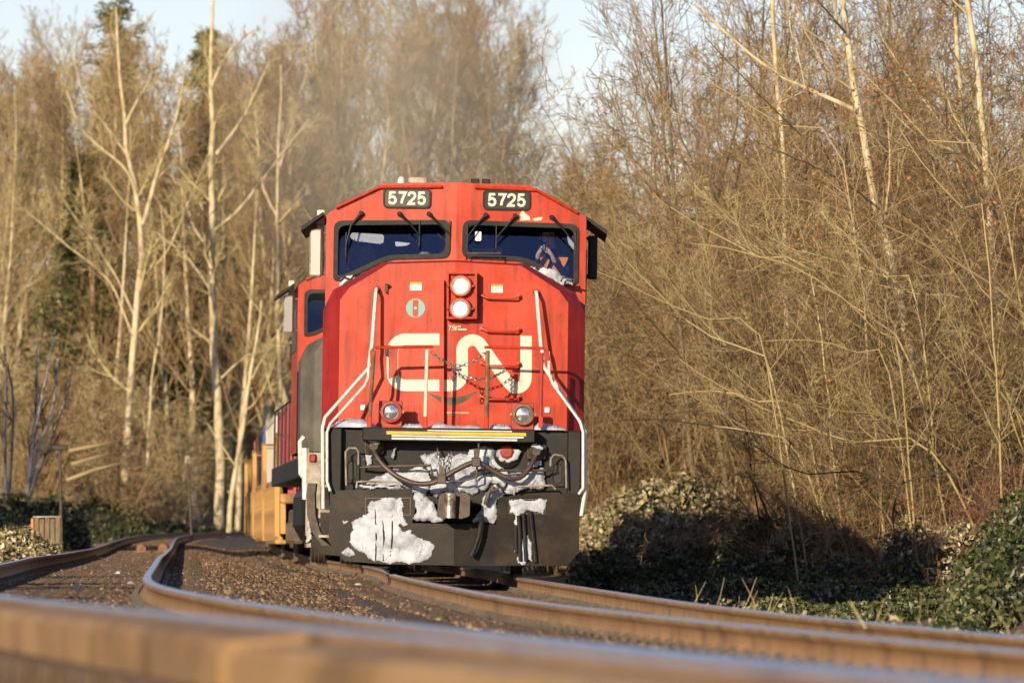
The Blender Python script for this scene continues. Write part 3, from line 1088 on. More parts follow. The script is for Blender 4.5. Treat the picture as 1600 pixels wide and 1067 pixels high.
    # front railing: posts, bars, chain
    for (p0, p1, mt, r) in (((584, 548), (577, 667), 'rust_post', .022), ((667.5, 546), (664, 668), 'cream', .022), ((762, 548), (760, 669), 'rust_post', .026), ((847, 551), (845, 667), 'red_dark', .020)):
        MB().tube([Q3(*p0, .16), Q3(*p1, .16)], r, 8).build('railing_post', M[mt], R, True)
        x, z = Q(*p1, .16)
        MB().box(x - .028, x + .028, .12, .20, z - .01, z + .13, bev=.008).build('post_bracket', M['red'], R)
    MB().tube([Q3(581, 566, .18), Q3(580, 548, .16), Q3(586, 543, .16), Q3(677, 541.5, .16)], .018, 8).build('railing_bar', M['red'], R, True)
    MB().tube([Q3(757, 542.5, .16), Q3(849, 544, .16), Q3(855, 549, .16), Q3(857, 563, .18)], .018, 8).build('railing_bar', M['red'], R, True)
    def chain(pts, name):
        k = MB()
        P = [Vector(Q3(a, c, y)) for a, c, y in pts]
        Ls = [(P[i + 1] - P[i]).length for i in range(len(P) - 1)]
        tot = sum(Ls)
        n = int(tot / .052)
        for i in range(n):
            s_ = (i + .5) / n * tot
            j = 0
            while j < len(Ls) - 1 and s_ > Ls[j]:
                s_ -= Ls[j]; j += 1
            p = P[j].lerp(P[j + 1], s_ / Ls[j])
            t = (P[j + 1] - P[j]).normalized()
            rot = t.to_track_quat('X', 'Z').to_matrix()
            rot = rot @ Matrix.Rotation(math.radians(90 * (i % 2) + 20), 3, 'X')
            k.torus(p, .018, .0055, rot, 8, 4, 1.9)
        k.build(name, M['steel'], R)
    chain([(674, 550, .16), (690, 562, .15), (706, 571, .15), (720, 572, .15), (738, 566, .15), (757, 552, .16)], 'safety_chain')
    chain([(711, 580, .18), (728, 590, .2), (748, 593, .25), (768, 590, .4), (790, 579, .8)], 'safety_chain')
    chain([(707, 571, .14), (709, 583, .14), (708, 594, .14)], 'safety_chain')
    # white nose handrails down to the steps
    MB().tube([Q3(588, 451, .93), Q3(587, 458, .84), Q3(581, 540, .72), Q3(579, 548, .70), Q3(577, 574, .62), Q3(508, 652, .22), Q3(504, 668, .20), Q3(505, 795, .18)], .022, 8).build('nose_handrail', M['white'], R, True)
    MB().tube([Q3(589, 543, .17), Q3(581, 548, .18), Q3(577, 560, .2), Q3(575, 590, .2), Q3(570, 602, .2), Q3(516, 662, .16), Q3(511, 675, .15), Q3(511, 752, .12), Q3(516, 767, .1)], .017, 8).build('step_handrail', M['white'], R, True)
    MB().tube([Q3(838, 456, .93), Q3(839, 464, .84), Q3(845, 540, .72), Q3(847, 546, .70), Q3(849, 572, .62), Q3(905, 656, .22), Q3(914, 674, .2), Q3(914, 768, .18), Q3(908, 806, .14)], .022, 8).build('nose_handrail', M['white'], R, True)
    MB().tube([Q3(849, 544, .17), Q3(857, 550, .18), Q3(858, 585, .2), Q3(864, 600, .2), Q3(906, 658, .15), Q3(911, 675, .12), Q3(911, 762, .1), Q3(904, 772, .08)], .017, 8).build('step_handrail', M['white'], R, True)
    for px, py in ((588, 452), (838, 457)):
        x, z = Q(px, py, .95)
        MB().lathe_y((x, ynose(x, z), z), [(.045, 0), (.045, -.03), (.02, -.05)], 12).build('handrail_boss', M['red_dark'], R, True)
    # little marker windows low on the nose
    for px, py in ((567, 637), (855, 641)):
        x, z = Q(px, py, 1.0)
        MB().box(x - .03, x + .03, ynose(x, z) - .03, ynose(x, z) + .01, z - .03, z + .035, bev=.008).build('marker_lamp', M['paper'], R)
    # windscreen wipers
    for p0, p1, p2 in (((564, 333), (548, 352), (540, 384)), ((624, 334), (641, 350), (655, 367)), ((670, 334), (686, 350), (702, 366)),
                       ((759, 336), (744, 352), (730, 371)), ((805, 337), (791, 354), (775, 372)), ((862, 339), (880, 357), (899, 381))):
        k = MB()
        a, c, e = [(lambda q: (q[0], ycab(*q) - .06, q[1]))(Q(u, v, 2.5)) for u, v in (p0, p1, p2)]
        k.tube([a, c], [.022, .016], 6)
        k.tube([c, e], [.012, .008], 6)
        k.lathe_y((a[0], a[1] + .06, a[2]), [(.03, 0), (.03, -.06), (.02, -.08)], 10)
        mid_ = Vector(e)
        k.tube([mid_ + Vector((.002, .02, .17)), mid_ + Vector((0, .02, -.13))], .008, 5)
        k.build('wiper', M['black'], R)
    # sills of dirty trim and ice under the windscreens
    for sx, pts in ((-1, [(531, 438), (609, 408), (640, 411), (560, 447)]), (1, [(897, 441), (819, 410), (788, 413), (868, 450)])):
        MB().plate(QP(pts, 2.2), 2.30, .1).build('windscreen_sill', M['rubber'], R)
    sn = snow_patch(QP([(806, 409), (823, 412), (838, 421), (852, 415), (872, 424), (893, 436), (896, 446), (880, 446), (856, 436), (826, 421)], 2.2), lambda x, z: 2.28, .05, 31)
    link('ice_crust', sn, None, R)
    sn = snow_patch(QP([(527, 447), (530, 437), (541, 430), (556, 432), (566, 428), (570, 436), (552, 446), (538, 452)], 2.2), lambda x, z: 2.28, .035, 32)
    link('ice_crust', sn, None, R)
    for pts in ([(876, 440), (880, 433), (899, 437), (896, 444)], [(531, 440), (538, 434), (548, 437), (553, 431), (562, 428)]):
        MB().tube([Q3(a, c, 2.15) for a, c in pts], .013, 6).build('sill_grab_iron', M['black'], R, True)
    MB().tube([Q3(729, 406, 2.42), Q3(729, 395.5, 2.35), Q3(782, 395.5, 2.35), Q3(782, 407, 2.42)], .011, 6).build('window_guard_bar', M['iron'], R, True)
    # chipped paint and a tag inside the screens
    x, z = Q(747, 368, 2.55)
    MB().plate(rounded([(x - .038, z - .062), (x + .038, z - .062), (x + .038, z + .055), (x - .038, z + .055)], .02), 2.62, .004).build('hanging_tag', M['paper'], R)
    for pl in ([(812, 334), (817, 327), (820, 332), (827, 337), (829, 343), (813, 344), (814, 338)], [(832, 341), (840, 339), (848, 338), (846, 343), (835, 344)]):
        MB().plate(QP(pl, 2.45), lambda a, c: ycab(a, c) - .003, .002).build('bare_paint_chip', M['cream'], R)
    # --- below the platform: MU hoses, lever, glad hands, coupler
    pts = [(582, 699, .18), (588, 712, .10), (600, 728, .05), (622, 745, .0), (648, 755, -.02), (672, 755, -.03), (690, 748, -.04), (710, 736, -.05), (732, 725, -.05), (745, 722, -.05), (758, 727, -.04), (778, 740, -.02), (800, 748, 0), (818, 742, .04), (832, 722, .1), (838, 706, .18)]
    P = [Vector(Q3(a, c, y)) for a, c, y in pts]
    sm = []
    for i in range(len(P) - 1):
        p0, p1, p2, p3 = P[max(i - 1, 0)], P[i], P[i + 1], P[min(i + 2, len(P) - 1)]
        for j in range(4):
            t = j / 4
            sm.append(.5 * ((2 * p1) + (p2 - p0) * t + (2 * p0 - 5 * p1 + 4 * p2 - p3) * t * t + (3 * p1 - p0 - 3 * p2 + p3) * t ** 3))
    sm.append(P[-1])
    MB().tube(sm, .031, 10).build('jumper_cable', M['hose'], R, True)
    for px, py in ((584, 697), (838, 705)):
        x, z = Q(px, py, .15)
        k = MB().lathe_y((x, .30, z), [(.10, 0), (.10, -.10), (.07, -.14), (.05, -.2)], 16).box(x - .12, x + .12, .24, .34, z - .09, z + .08, bev=.02)
        k.build('cable_socket', M['iron'], R, True)
        link('snow_cap', snow_patch([(x - .08, z + .03), (x + .08, z + .02), (x + .085, z + .06), (x + .05, z + .085), (x - .06, z + .085)], lambda a, c: .11, .03, int(px)), None, R)
    for px, py, rr_ in ((690, 748, -20), (744, 721, 5)):
        x, z = Q(px, py, -.05)
        MB().box(x - .055, x + .055, -.10, .0, z - .06, z + .05, bev=.012).box(x - .03, x + .03, -.06, -.03, z + .05, z + .15).build('cable_clamp', M['hose'], R)
    k = MB()
    k.tube([Q3(563, 730, .2), Q3(580, 729, .12), Q3(673, 727, .08), Q3(676, 742, .06)], .016, 7)
    k.tube([Q3(735, 741, .06), Q3(745, 735, .08), Q3(850, 735, .12), Q3(866, 733, .2)], .016, 7)
    k.tube([Q3(697, 750, .03), Q3(720, 752, .02), Q3(744, 746, .03), Q3(748, 705, .05), Q3(748, 690, .05)], .013, 7)
    k.build('uncoupling_lever', M['iron'], R, True)
    for pts in ([(541, 758), (540, 706), (545, 700), (556, 700), (560, 706), (560, 726)], [(860, 728), (861, 716), (866, 710), (879, 712), (884, 720), (885, 762)],
                [(557, 762), (558, 753), (564, 752), (618, 753), (624, 756), (625, 762)], [(803, 773), (804, 762), (810, 760), (862, 758), (868, 764)]):
        MB().tube([Q3(a, c, .12) for a, c in pts], .012, 7).build('end_grab_iron', M['dirty_steel'], R, True)
    for px, py in ((550, 735), (871, 740)):
        x, z = Q(px, py, .3)
        MB().plate(rounded([(x - .05, z - .11), (x + .05, z - .11), (x + .05, z + .11), (x - .05, z + .11)], .05, 6), .325, .02).build('jacking_slot', M['board'], R)
        MB().ring(rounded([(x - .085, z - .15), (x + .085, z - .15), (x + .085, z + .19), (x - .085, z + .19)], .02), rounded([(x - .055, z - .115), (x + .055, z - .115), (x + .055, z + .115), (x - .055, z + .115)], .05), .30, .045).build('jacking_pad', M['black'], R)
    x, z = Q(792, 710, .25)
    gh = MB().lathe_y((x, .32, z), [(.16, .02), (.16, -.03), (.11, -.05)], 24).build('brake_valve_plate', M['black'], R)
    MB().lathe_y((x, .27, z + .03), [(.085, 0), (.085, -.04), (.06, -.05)], 8).build('red_valve_cap', M['red_dark'], gh)
    # knuckle coupler
    x, z = Q(709, 790, -.3)
    cp = MB()
    cp.box(x - .12, x + .12, -.10, .5, z - .12, z + .14, bev=.03)
    cp.plate(rounded([(x - .20, z - .13), (x - .10, z - .17), (x - .06, z + .17), (x - .17, z + .13)], .03), -.34, .28)
    cp.plate(rounded([(x + .06, z - .16), (x + .19, z - .12), (x + .19, z + .13), (x + .08, z + .17)], .03), -.30, .26)
    cp.box(x - .10, x + .10, -.18, -.05, z - .155, z + .16, bev=.02)
    co = cp.build('coupler', M['iron'], R)
    kb = MB()
    kb.tube([(x - .045, -.32, z - .145), (x - .045, -.32, z + .145)], .075, 14)
    kb.build('knuckle', M['steel'], co, True)
    kb = MB()
    kb.tube([(x + .10, -.27, z - .14), (x + .10, -.27, z + .14)], [.03, .03], 10)
    kb.build('coupler_horn', M['steel'], co, True)
    # hanging air hoses
    k = MB()
    k.tube([Q3(753, 806, .02), Q3(752, 814, -.06), Q3(748, 838, -.08), Q3(742, 856, -.09), Q3(736, 868, -.09)], [.03, .03, .028, .028, .036], 9)
    k.build('air_hose', M['rubber'], R, True)
    for pts in ([(810, 805), (812, 830), (813, 876)], [(818, 802), (820, 840), (822, 876)], [(829, 800), (833, 840), (837, 878)], [(806, 820), (806, 850), (808, 862)]):
        MB().tube([(lambda q: (q[0], ypl(*q) - .035, q[1]))(Q(a, c, .1)) for a, c in pts], .024, 8).build('air_hose', M['rubber'], R, True)
    for pts in ([(586, 795), (588, 840), (587, 876)], [(597, 800), (600, 840), (599, 876)], [(613, 800), (613, 840), (610, 870)]):
        MB().tube([(lambda q: (q[0], ypl(*q) - .022, q[1]))(Q(a, c, .1)) for a, c in pts], [.006, .013, .008], 7).build('air_hose', M['rubber'], R, True)
    x, z = Q(766, 770, .0)
    MB().tube([Q3(759, 788, 0), Q3(764, 770, -.04), Q3(772, 760, -.02)], .03, 8).tube([Q3(765, 768, -.06), Q3(779, 764, -.04)], .02, 8).build('angle_cock', M['iron'], R, True)
    chain([(683, 700, .2), (687, 716, .12), (688, 735, .08)], 'lever_chain')
    chain([(704, 706, .2), (698, 726, .16), (692, 742, .14)], 'lever_chain')
    # --- snow
    yd = ypl
    patches = [
        ([(573, 800), (578, 782), (590, 779), (612, 777), (630, 775), (630, 792), (628, 800), (636, 812), (640, 818), (630, 822), (623, 820), (628, 828), (645, 826), (643, 835), (660, 840), (676, 850), (679, 858), (675, 870), (660, 880),
          (620, 880), (586, 879), (572, 868), (560, 862), (548, 848), (545, 838), (552, 822), (549, 815), (560, 810)], yd, .05),
        ([(531, 862), (541, 856), (553, 858), (556, 866), (543, 872), (533, 868)], yd, .03),
        ([(532, 812), (546, 810), (545, 816), (535, 817)], yd, .015),
        ([(796, 780), (853, 780), (853, 802), (838, 802), (830, 800), (826, 796), (818, 800), (812, 802), (813, 822), (806, 832), (804, 806), (795, 803)], yd, .04),
        ([(803, 843), (812, 842), (816, 838), (820, 848), (824, 836), (828, 838), (831, 860), (834, 878), (826, 874), (820, 882), (806, 882), (808, 870), (815, 866), (805, 862)], yd, .04),
        ([(645, 770), (655, 768), (668, 775), (680, 790), (690, 805), (697, 815), (660, 816), (643, 810), (650, 795)], lambda x, z: .12, .10),
        ([(656, 714), (664, 708), (684, 703), (687, 716), (700, 708), (731, 709), (734, 700), (748, 696), (772, 699), (774, 735), (760, 738), (748, 745), (748, 765), (738, 774), (716, 768), (694, 770), (680, 778), (670, 770), (672, 760), (688, 750), (670, 742), (664, 728)], lambda x, z: .325, .14),
        ([(568, 758), (588, 742), (612, 732), (636, 734), (656, 726), (668, 735), (676, 752), (664, 776), (640, 769), (600, 763)], lambda x, z: .325, .10),
        ([(748, 700), (772, 698), (772, 712), (780, 726), (790, 732), (750, 732), (746, 716)], lambda x, z: .32, .06),
        ([(775, 700), (812, 698), (816, 706), (806, 720), (782, 722), (774, 712)], lambda x, z: .26, .04),
        ([(790, 740), (812, 737), (852, 730), (853, 752), (850, 764), (818, 766), (790, 774), (780, 774), (794, 758)], lambda x, z: .3, .14),
        ([(762, 764), (772, 756), (782, 764), (790, 770), (778, 780), (776, 817), (736, 816), (748, 800), (752, 782)], lambda x, z: .14, .09),
        ([(744, 745), (760, 738), (790, 733), (800, 745), (790, 760), (768, 756), (758, 768), (746, 764)], lambda x, z: .325, .10),
        ([(566, 716), (574, 704), (584, 712), (580, 726), (572, 730)], lambda x, z: .32, .04),
        ([(545, 762), (575, 757), (620, 758), (628, 761), (600, 764)], lambda x, z: .14, .04),
        ([(610, 716), (617, 700), (622, 697), (616, 716)], lambda x, z: .28, .03),
        ([(822, 724), (832, 718), (848, 720), (848, 728), (836, 732)], lambda x, z: .25, .04),
    ]
    for i, (pl, yf, th) in enumerate(patches):
        link('packed_snow', snow_patch(QP(pl, .1), yf, th, 50 + i), None, R)
    # snow lying on the front platform
    for seed, (xa, xb, hf) in enumerate(((516, 592, lambda t: .02 + .10 * math.sin(math.pi * min(1, t * 1.05)) ** .7), (628, 664, lambda t: .06), (668, 757, lambda t: .045 + .05 * max(0, math.sin(t * 9)) * (1 - t)), (764, 800, lambda t: .07), (834, 886, lambda t: .03 + .09 * (1 - t)))):
        xs = np.linspace(Q(xa, 668, .4)[0], Q(xb, 668, .4)[0], 26)
        r = random.Random(seed)
        vs, fs = [], []
        ys = (.26, .36, .5, .7, .93)
        for i, x in enumerate(xs):
            t = i / 25
            e = min(1, 6 * t, 6 * (1 - t)) ** .5
            for j, y in enumerate(ys):
                h = (hf(t) * e * (.75 + .25 * j / 4) + r.uniform(-.008, .012)) * (.6 if j == 0 else 1)
                vs.append((float(x), y, ZPLAT + max(.004, h)))
            vs.append((float(x), ys[0] - .02, ZPLAT + .003))
        m = len(ys) + 1
        for i in range(25):
            for j in range(len(ys) - 1):
                fs.append((i * m + j, (i + 1) * m + j, (i + 1) * m + j + 1, i * m + j + 1))
            fs.append((i * m + m - 1, (i + 1) * m + m - 1, (i + 1) * m, i * m))
        MB().add(vs, fs).build('platform_snow', M['snow'], R, True)
    # left-hand side of the lead unit, low down: steps, guards, marker
    k = MB()
    for i in range(4):
        k.box(-1.63, -1.30, .55 - .0 * i, 1.0, .42 + i * .30, .45 + i * .30)
    k.build('corner_step', M['dirty_steel'], R)
    pts = [Q3(482, 755, 1.2), Q3(480, 775, 1.2), Q3(481, 805, 1.2), Q3(488, 830, 1.15), Q3(504, 852, 1.1)]
    k = MB()
    for i in range(len(pts) - 1):
        (x0, _, z0), (x1, _, z1) = pts[i], pts[i + 1]
        k.add([(x0, .9, z0), (x1, .9, z1), (x1 + .10, .9, z1), (x0 + .10, .9, z0), (x0, 1.5, z0), (x1, 1.5, z1), (x1 + .10, 1.5, z1), (x0 + .10, 1.5, z0)],
              [(0, 1, 2, 3), (4, 7, 6, 5), (0, 4, 5, 1), (3, 2, 6, 7)])
    k.build('wheel_guard', M['iron'], R)
    x, z = Q(490, 716, 2.0)
    MB().box(x - .05, x + .04, 1.9, 2.1, z - .05, z + .05, bev=.02).build('step_marker_lamp', M['red_dark'], R)
    MB().tube([Q3(474, 745, 4.4), Q3(470, 740, 4.4), Q3(469, 690, 4.4), Q3(475, 682, 4.4)], .03, 7).tube([Q3(478, 780, 4.4), Q3(477, 700, 4.4)], .05, 6).build('side_handrail', M['white'], R, True)
    k = MB()
    k.box(Q(479, 700, 3.2)[0], Q(502, 700, 3.2)[0], 3.2, 3.26, Q(0, 830, 3.2)[1], Q(0, 700, 3.2)[1])
    k.box(Q(481, 700, 3.0)[0], Q(488, 700, 3.0)[0], 3.0, 3.1, Q(0, 848, 3)[1], Q(0, 780, 3)[1])
    k.build('side_step_plate', M['dirty_steel'], R)
    link('side_snow', snow_patch(QP([(481, 800), (486, 801), (487, 835), (484, 846), (475, 846), (481, 836)], 2.9), lambda x, z: 2.97, .03, 77), None, R)
    # cab inside: seats, console, visor, curtain
    for cx in (565, 866):
        x, _ = Q(cx, 400, 3.4)
        st = MB().box(x - .27, x + .27, 3.75, 3.92, 2.75, 3.75, bev=.08).build('crew_seat', M['interior'], R, True)
        MB().box(x - .16, x + .16, 3.76, 3.90, 3.78, 4.05, bev=.07).build('headrest', M['dirty_steel'], st, True)
        MB().box(x - .27, x + .27, 3.25, 3.80, 2.62, 2.78, bev=.06).build('seat_cushion', M['interior'], st, True)
        MB().tube([(x, 3.5, 2.3), (x, 3.5, 2.65)], .06).build('seat_post', M['iron'], st)
    vz = QP([(549, 363), (600, 366), (599, 379), (594, 381), (553, 376), (546, 370)], 2.75)
    MB().plate(rounded(vz, .04, 3), 2.78, .02).build('sun_visor', M['cream'], R)
    vz = QP([(886, 367), (900, 384), (898, 392), (888, 380)], 2.75)
    MB().plate(rounded(vz, .03, 3), 2.78, .02).build('sun_visor', M['cream'], R)
    MB().box(Q(640, 398, 2.9)[0], Q(690, 398, 2.9)[0], 2.85, 3.2, 3.1, Q(0, 392, 2.9)[1], bev=.04).build('control_console', M['interior'], R)
    blue = mat('reflected_blue_curtain', [(.05, .08, .22), (.10, .15, .36)], .8, 6, stretch=(8, 1, 1))  # brightened blue stands in for sky reflected in the windscreens
    k = MB()
    vs, fs = [], []
    for i in range(40):
        x = -1.35 + 1.0 * i / 39
        y = 4.9 + .05 * math.sin(i * 1.7)
        vs += [(x, y, 2.4), (x, y, 4.5)]
    k.add(vs, [(2 * i, 2 * i + 2, 2 * i + 3, 2 * i + 1) for i in range(39)])
    k.build('reflected_blue_curtain', blue, R, True)
    rd = MB().box(.0, .62, 5.30, 5.36, 2.35, 4.30, bev=.02).build('rear_door', mat('door_blue_grey', (.05, .07, .13), .6), R)
    MB().box(.12, .50, 5.285, 5.297, 3.55, 4.10).build('door_pane', mat('door_pane', (.16, .20, .28), .2), rd)
    MB().box(-.30, -.06, 5.1, 5.38, 2.35, 4.40, bev=.02).build('electrical_cabinet', mat('cabinet_blue', (.07, .10, .19), .5), R)
    MB().box(Q(655, 372, 3.3)[0], Q(672, 372, 3.3)[0], 3.3, 3.45, Q(0, 400, 3.3)[1], Q(0, 384, 3.3)[1], bev=.02).build('control_stand', M['dirty_steel'], R)
    MB().plate(rounded(QP([(617, 377), (642, 380), (634, 384), (618, 385)], 3.0), .02, 3), 3.0, .02).build('clipboard', M['paper'], R)
    MB().box(Q(682, 392, 2.7)[0], Q(690, 392, 2.7)[0], 2.62, 2.63, Q(0, 393.5, 2.7)[1], Q(0, 390.5, 2.7)[1]).build('paper_label', M['paper'], R)
    MB().box(Q(788, 399, 3.0)[0], Q(802, 399, 3.0)[0], 2.9, 3.1, Q(0, 404, 3.0)[1], Q(0, 393, 3.0)[1], bev=.02).build('desk_lamp', M['dirty_steel'], R)
    MB().box(Q(531, 400, 3.2)[0], Q(546, 400, 3.2)[0], 3.2, 3.24, 3.3, Q(0, 380, 3.2)[1]).build('side_panel', mat('pale_red_panel', (.42, .12, .10), .6), R)


R1, YPL = locomotive('lead red locomotive numbered 5725, front caked in snow, headlights lit', True, (LX, LD, LZ), math.radians(-.0), ROLL)
lead_details(R1, YPL)
d2f = 103.6
yaw2 = math.atan((float(XRC(122)) - float(XRC(104))) / 18.0)
R2, _ = locomotive('second locomotive behind the lead unit, red cab over a grey nose', False, (float(XRC(d2f)) - .12, d2f, float(-HRC(d2f)) + .02), -yaw2, ROLL)


# ------------------------------------------------------------------ freight cars behind
M['car_yellow'] = mat('well_car_yellow', [(.06, .034, .02), (.26, .14, .045), (.46, .27, .085)], .7, 1.8, 10, pos=(.34, .60), stretch=(1, 1, .5))


def corr_sheet(length, height, along, depth=.035, pitch=.28):
    """corrugated wall in local (u,z); along 'x' or 'y' and outward offset in the other axis"""
    n = int(length / pitch)
    us, os_ = [], []
    for i in range(n):
        u = i * length / n
        p = length / n
        us += [u, u + .26 * p, u + .5 * p, u + .76 * p]
        os_ += [0, 0, depth, depth]
    us.append(length); os_.append(0)
    return us, os_


def container(label, col, loc, yaw, L=12.19, H=2.59):
    W = 2.44
    base = empty('shipping_container', loc, (0, 0, yaw))
    tag(base, label, 'container', 'containers riding in the well cars')
    m = mat('container_paint', [tuple(c * .72 for c in col), col], .55, 2, 7)
    for sx in (-1, 1):
        us, os_ = corr_sheet(L - .2, H, 'y')
        vs, fs = [], []
        for u, o in zip(us, os_):
            x = sx * (W / 2 - .05 + o)
            vs += [(x, .1 + u, .15), (x, .1 + u, H - .12)]
        MB().add(vs, [(2 * i, 2 * i + 2, 2 * i + 3, 2 * i + 1) for i in range(len(us) - 1)]).build('side_wall', m, base)
    for y, s_ in ((.06, -1), (L - .06, 1)):
        us, os_ = corr_sheet(W - .2, H, 'x', pitch=.25)
        vs = []
        for u, o in zip(us, os_):
            vs += [(-W / 2 + .1 + u, y + s_ * (o - .03), .15), (-W / 2 + .1 + u, y + s_ * (o - .03), H - .12)]
        MB().add(vs, [(2 * i, 2 * i + 2, 2 * i + 3, 2 * i + 1) for i in range(len(us) - 1)]).build('end_wall', m, base)
    MB().box(-W / 2 + .03, W / 2 - .03, .03, L - .03, H - .05, H - .015).build('roof', m, base)
    k = MB()
    for x in (-W / 2, W / 2 - .16):
        for y in (0, L - .16):
            k.box(x, x + .16, y, y + .16, 0, H)
    for x in (-W / 2, W / 2 - .1):
        k.box(x, x + .1, .16, L - .16, .003, .15)
        k.box(x, x + .1, .16, L - .16, H - .12, H - .003)
    for y in (0, L - .1):
        k.box(-W / 2 + .16, W / 2 - .16, y, y + .1, .003, .15)
        k.box(-W / 2 + .16, W / 2 - .16, y, y + .1, H - .12, H - .003)
    k.build('corner_frame', m, base)
    return base


def well_car(label, loc, yaw, L=16.0):
    R = empty('well_car', loc, (0, 0, yaw))
    tag(R, label, 'freight car', 'well cars behind the locomotives')
    m = M['car_yellow']
    y0, y1 = 2.2, L - 2.2
    for sx in (-1, 1):
        b = MB().box(sx * 1.36 - .04, sx * 1.36 + .04, y0, y1, .34, 1.40)
        b.box(sx * 1.36 - .10, sx * 1.36 + .10, y0 - .3, y1 + .3, 1.40, 1.52, bev=.02)
        b.box(sx * 1.34 - .12, sx * 1.34 + .10, y0, y1, .26, .34, bev=.02)
        s_ = b.build('side_sill', m, R)
        rb = MB().box(-.05, .05, -.06, .06, .342, 1.398).mesh('rib', m)
        n = int((y1 - y0) / 1.1)
        for i in range(n + 1):
            o = link('rib', rb, None, s_)
            o.location = (sx * 1.45, y0 + .2 + i * (y1 - y0 - .4) / n, 0)
    MB().box(-1.3, 1.3, y0 + .05, y1 - .05, .28, .335).build('well_floor', m, R)
    for e, (ya, yb) in enumerate(((0, y0), (y1, L))):
        b = MB()
        b.box(-1.40, 1.40, ya + .05, yb - .02, 1.02, 1.20, bev=.03)
        b.box(-.35, .35, ya - .35 if e == 0 else ya, yb if e == 0 else yb + .35, .72, 1.02, bev=.03)
        b.box(-1.42, -1.30, ya + .1, yb - .05, .45, 1.02)
        b.box(1.30, 1.42, ya + .1, yb - .05, .45, 1.02)
        b.build('end_platform', m, R)
        yl = ya + .12 if e == 0 else yb - .12
        for sx in (-1, 1):
            ld = MB()
            for yy in (0, .42 if e == 0 else -.42):
                ld.box(sx * 1.46 - .045, sx * 1.46 + .045, yl + yy - .045, yl + yy + .045, .40, 2.35)
            for i in range(6):
                ld.tube([(sx * 1.46, yl, .6 + i * .3), (sx * 1.46, yl + (.42 if e == 0 else -.42), .6 + i * .3)], .016, 6)
            ld.tube([(sx * 1.46, yl, 2.3), (sx * .5, yl, 2.3), (sx * .5, yl, 1.15)], .02, 6)
            ld.build('ladder', m, R)
        t = MB()
        yc = (ya + yb) / 2
        for sx in (-1, 1):
            t.box(sx * 1.0 - .09, sx * 1.0 + .09, yc - 1.0, yc + 1.0, .40, .72, bev=.05)
        to = t.build('truck_frame', M['underframe'], R)
        for dy in (-.85, .85):
            wb = MB()
            wheelset(wb, yc + dy)
            wb.build('wheelset', M['iron'], to, True)
    return R


cols = [((.46, .055, .075), 'crimson red'), ((.62, .58, .50), 'cream white'), ((.06, .09, .20), 'dark blue'), ((.30, .10, .06), 'rust brown'), ((.50, .17, .08), 'orange brown')]
ords = ['first', 'second', 'third', 'fourth', 'fifth']
d = 127.2
for i in range(5):
    Lc = 16.0
    ya = -math.atan((float(XRC(d + Lc)) - float(XRC(d))) / Lc)
    z0 = float(-HRC(d + 4))
    well_car('weathered yellow well car carrying a %s container, %s of the cars behind the locomotives' % (cols[i][1], ords[i]), (float(XRC(d)), d, z0), ya, Lc)
    ct, st = math.cos(ya), math.sin(ya)
    oy = 2.25
    container('%s corrugated shipping container in the %s yellow well car' % (cols[i][1], ords[i]), cols[i][0], (float(XRC(d)) - st * oy, d + ct * oy, z0 + .345), ya, 11.4, 2.62)
    d += Lc + .45

# ------------------------------------------------------------------ driver at the right-hand windscreen, taking a photograph
def skin_person():
    px = lambda a, c, y: Vector(Q3(a, c, y))
    pelvis = px(864, 520, 3.50); pelvis.z = 2.84
    chest = px(864, 412, 3.55)
    neck = px(862, 388, 3.52)
    J = {}
    verts, edges, rad = [], [], []
    def v(p, r):
        verts.append(tuple(p)); rad.append(r if isinstance(r, tuple) else (r, r))
        return len(verts) - 1
    def chain(start, pts):
        a = start
        for p, r in pts:
            b = v(p, r); edges.append((a, b)); a = b
        return a
    root = v(pelvis, (.17, .13))
    belly = chain(root, [(pelvis.lerp(chest, .45), (.155, .12))])
    ch = chain(belly, [(chest, (.17, .12))])
    nk = chain(ch, [(neck, .062)])
    hd = px(857, 372, 3.44)
    chain(nk, [(hd + Vector((0, .0, -.05)), .075), (hd + Vector((0, 0, .02)), .098), (hd + Vector((0, .01, .10)), .085), (hd + Vector((0, .01, .15)), .045)])
    # arms: shoulder, elbow, wrist, palm
    for side, sh, el, wr, pl in ((1, (881, 405), (886, 432), (866, 408), (861, 394)), (-1, (848, 405), (838, 430), (840, 402), (843, 390))):
        s0 = chain(ch, [(px(*sh, 3.52), .075)])
        e0 = chain(s0, [(px(*el, 3.40), .055), (px(*wr, 3.20), .036), (px(*pl, 3.13), (.038, .024))])
        P = px(*pl, 3.13)
        for j in range(4):
            o = Vector((-side * .018 + .0 * j, 0, .022 - j * .017))
            f0 = P + o + Vector((-side * .015, -.01, .02))
            chain(e0, [(f0, .010), (f0 + Vector((-side * .025, -.02, .012)), .009), (f0 + Vector((-side * .04, -.005, .01)), .008)])
        t0 = P + Vector((-side * .01, .02, -.015))
        chain(e0, [(t0, .011), (t0 + Vector((-side * .03, .01, .01)), .009)])
    # legs, seated
    for sx in (-1, 1):
        hip = pelvis + Vector((sx * .10, -.02, -.02))
        chain(root, [(hip, .095), (hip + Vector((sx * .03, -.42, .02)), .07), (hip + Vector((sx * .03, -.44, -.40)), .05), (hip + Vector((sx * .03, -.55, -.45)), .045)])
    me = bpy.data.meshes.new('person')
    me.from_pydata(verts, edges, [])
    o = link('person', me, None)
    sk = o.modifiers.new('skin', 'SKIN')
    sk.use_smooth_shade = True
    for i, r in enumerate(rad):
        me.skin_vertices[0].data[i].radius = r
        me.skin_vertices[0].data[i].use_root = (i == 0)
    ss = o.modifiers.new('sub', 'SUBSURF')
    ss.levels = 1
    ss.render_levels = 1
    return o, hd, chest


